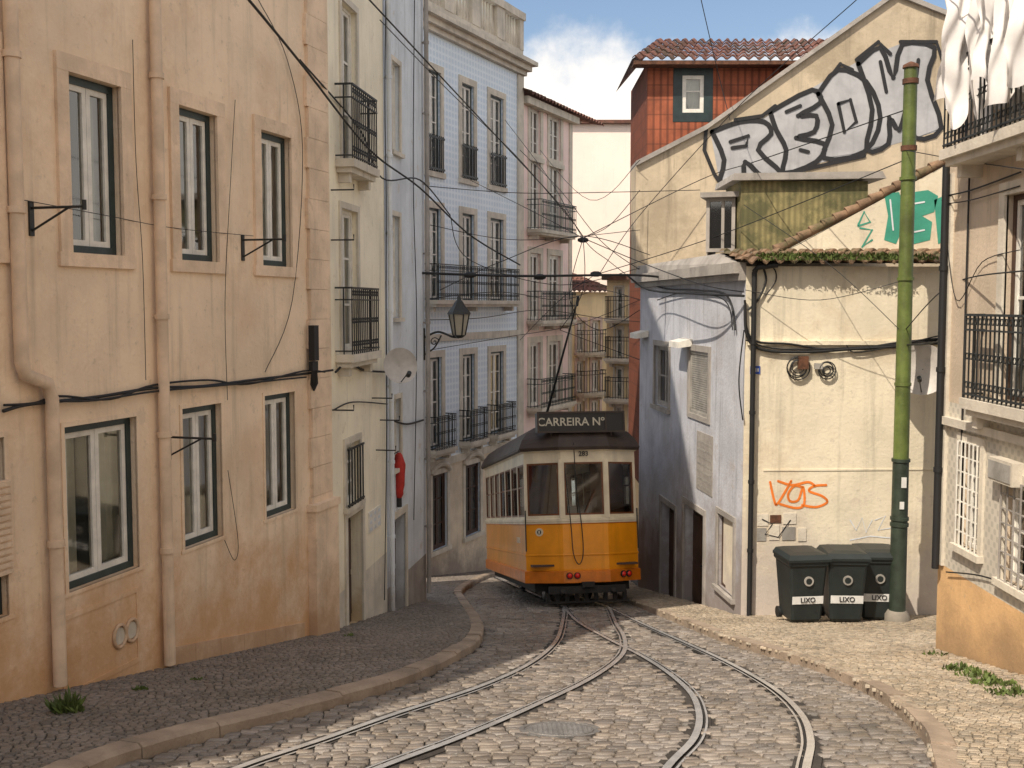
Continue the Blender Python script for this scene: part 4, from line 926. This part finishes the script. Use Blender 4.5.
# ================================================================= wires
def wire(pts,r,label='black overhead tram wire spanning between the houses'):
    mb=MB('cable'); P=[atd(*p) for p in pts]; mb.tube(smooth(P,8),r,5)
    solo('overhead_wire',mb,label,'wire','overhead wires above the street')
W=[([(421,273,22.3),(520,276,22.6),(628,275,23.5),(668,278,24.6)],.026),
([(245,-5,10.8),(300,62,13),(370,150,17),(420,188,19),(470,235,21),(520,265,23)],.016),
([(300,60,15),(360,130,18),(382,178,19),(420,180,21),(450,215,22.4)],.014),
([(365,-5,12),(430,65,14),(500,140,17.5),(560,205,22),(583,236,25)],.010),
([(380,20,14),(450,92,18),(520,160,22),(575,225,25)],.007),
([(583,238,25),(700,180,26),(760,160,21),(905,110,17.8)],.010),
([(595,275,24),(720,235,22),(905,160,17.8)],.009),
([(425,186,24),(520,193,25),(620,192,26),(700,190,27)],.009),
([(430,225,24),(520,240,25),(640,230,26.5)],.008),
([(862,-5,20),(740,105,24),(640,215,26),(600,273,25)],.009),
([(700,-5,24),(715,60,27),(730,120,27.2)],.010),
([(540,150,40),(590,200,30),(640,160,27)],.008),
([(583,236,25),(583,290,22),(560,330,26)],.009),
([(440,290,22.4),(500,262,24),(580,236,25),(650,255,27)],.010),
([(430,350,24),(500,338,27),(575,325,30),(640,300,27)],.008),
([(583,238,25),(640,262,24),(700,284,20),(744,292,18.7)],.010),
([(628,276,23.5),(650,290,23),(700,294,20),(744,296,18.75)],.022),
([(905,150,17.8),(960,160,14.5),(1030,170,10.5)],.007),
([(744,205,21),(830,265,18.5),(905,335,17.7)],.006),
([(905,280,17.8),(820,300,18.3),(745,290,18.8)],.006),
([(905,330,17.8),(950,285,14.2),(1030,270,10.8)],.009),
([(905,345,17.8),(940,340,16),(960,300,13.6)],.012),
([(560,330,26),(600,345,28),(640,360,27.2)],.008),
([(450,215,23),(470,260,24),(560,285,26),(640,268,27)],.009),
([(420,300,22.4),(500,292,26),(560,300,30),(600,290,32),(640,300,27)],.010),
([(520,150,36),(560,190,33),(600,240,28),(640,270,27)],.010),
([(422,320,22.4),(480,318,25),(540,310,29),(600,318,29),(641,322,27)],.009),
([(470,180,32),(530,210,28),(583,238,25)],.009),
([(505,120,34),(550,180,29),(583,238,25),(610,262,25),(640,285,27)],.009),
([(596,274,24),(560,300,26),(520,340,34)],.008),
([(640,190,27),(610,225,26),(583,238,25)],.009),
([(583,238,25),(570,300,24),(600,330,26),(640,310,27)],.009)]
for p,r in W: wire(p,r)
for x,y,d in ((583,240,25),(596,274,24),(470,275,22.4),(540,277,22.8)):
    c=atd(x,y,d); mb=MB('cable'); mb.tube([c-Vector((.12,0,0)),c-Vector((.05,0,0)),c+Vector((.05,0,0)),c+Vector((.12,0,0))],[.03,.06,.06,.03],8); solo('wire_insulator',mb,'dark insulator clamp on an overhead tram wire','insulator','insulators on the tram wires')
weeds(gnd(68,712,.11),.13,150,.30)
weeds(gnd(140,690,.11),.07,30,.08); weeds(gnd(195,680,.11),.07,25,.06)
for x,y,r,n in ((960,670,.2,110),(975,676,.2,120),(992,684,.22,140),(1012,694,.24,140),(935,655,.15,30)): weeds(gnd(x,y,.11),r,n,.13)
weeds(gnd(350,636,.11),.08,25,.08)
solo('weeds',WD,kind='stuff')
# ================================================================= camera / light
cam=bpy.data.cameras.new('camera'); co=link(bpy.data.objects.new('camera',cam)); cam.sensor_width=36; cam.lens=FL*36/1024; cam.clip_end=1500; cam.clip_start=.1
co.rotation_euler=(math.radians(90)-PIT,0,0); S.camera=co
sdir=Vector((-.40,-.50,.77)).normalized()
sun=bpy.data.lights.new('sun','SUN'); sun.energy=5; sun.angle=math.radians(.5); sun.color=(1,.89,.74)
so=link(bpy.data.objects.new('sun',sun)); so.rotation_euler=(-sdir).to_track_quat('-Z','Y').to_euler(); so.location=(0,0,40)
w=bpy.data.worlds.new('World'); S.world=w; w.use_nodes=True; nt=w.node_tree; bg=nt.nodes['Background']
sky=nt.nodes.new('ShaderNodeTexSky'); sky.sky_type='NISHITA'; sky.sun_disc=False; sky.sun_elevation=math.asin(sdir.z); sky.sun_rotation=math.atan2(sdir.x,sdir.y); sky.air_density=1; sky.dust_density=2
tc=nt.nodes.new('ShaderNodeTexCoord'); gen=tc.outputs['Generated']
sx=nt.nodes.new('ShaderNodeSeparateXYZ'); nt.links.new(gen,sx.inputs[0])
n=noise(nt,gen,3.2,7,.55,(1,1,2.2))
zn=math_(nt,'ADD',sx.outputs[2],math_(nt,'MULTIPLY',math_(nt,'SUBTRACT',noise(nt,gen,7,8,.6),.5),.16))
low=math_(nt,'SUBTRACT',1.0,ramp(nt,zn,.19,.235))            # low bright cloud bank along the horizon
back=math_(nt,'MULTIPLY',math_(nt,'SUBTRACT',1.0,ramp(nt,sx.outputs[1],-.1,.35)),ramp(nt,n,.40,.56))  # unseen cloud added behind the camera for warm fill
f=math_(nt,'MULTIPLY',math_(nt,'MAXIMUM',low,back),.92)
c=mixc(nt,f,sky.outputs[0],(9.0,8.3,7.4)); nt.links.new(c,bg.inputs[0]); bg.inputs[1].default_value=.15
S.view_settings.view_transform='Standard'; S.view_settings.look='None'; S.view_settings.exposure=0
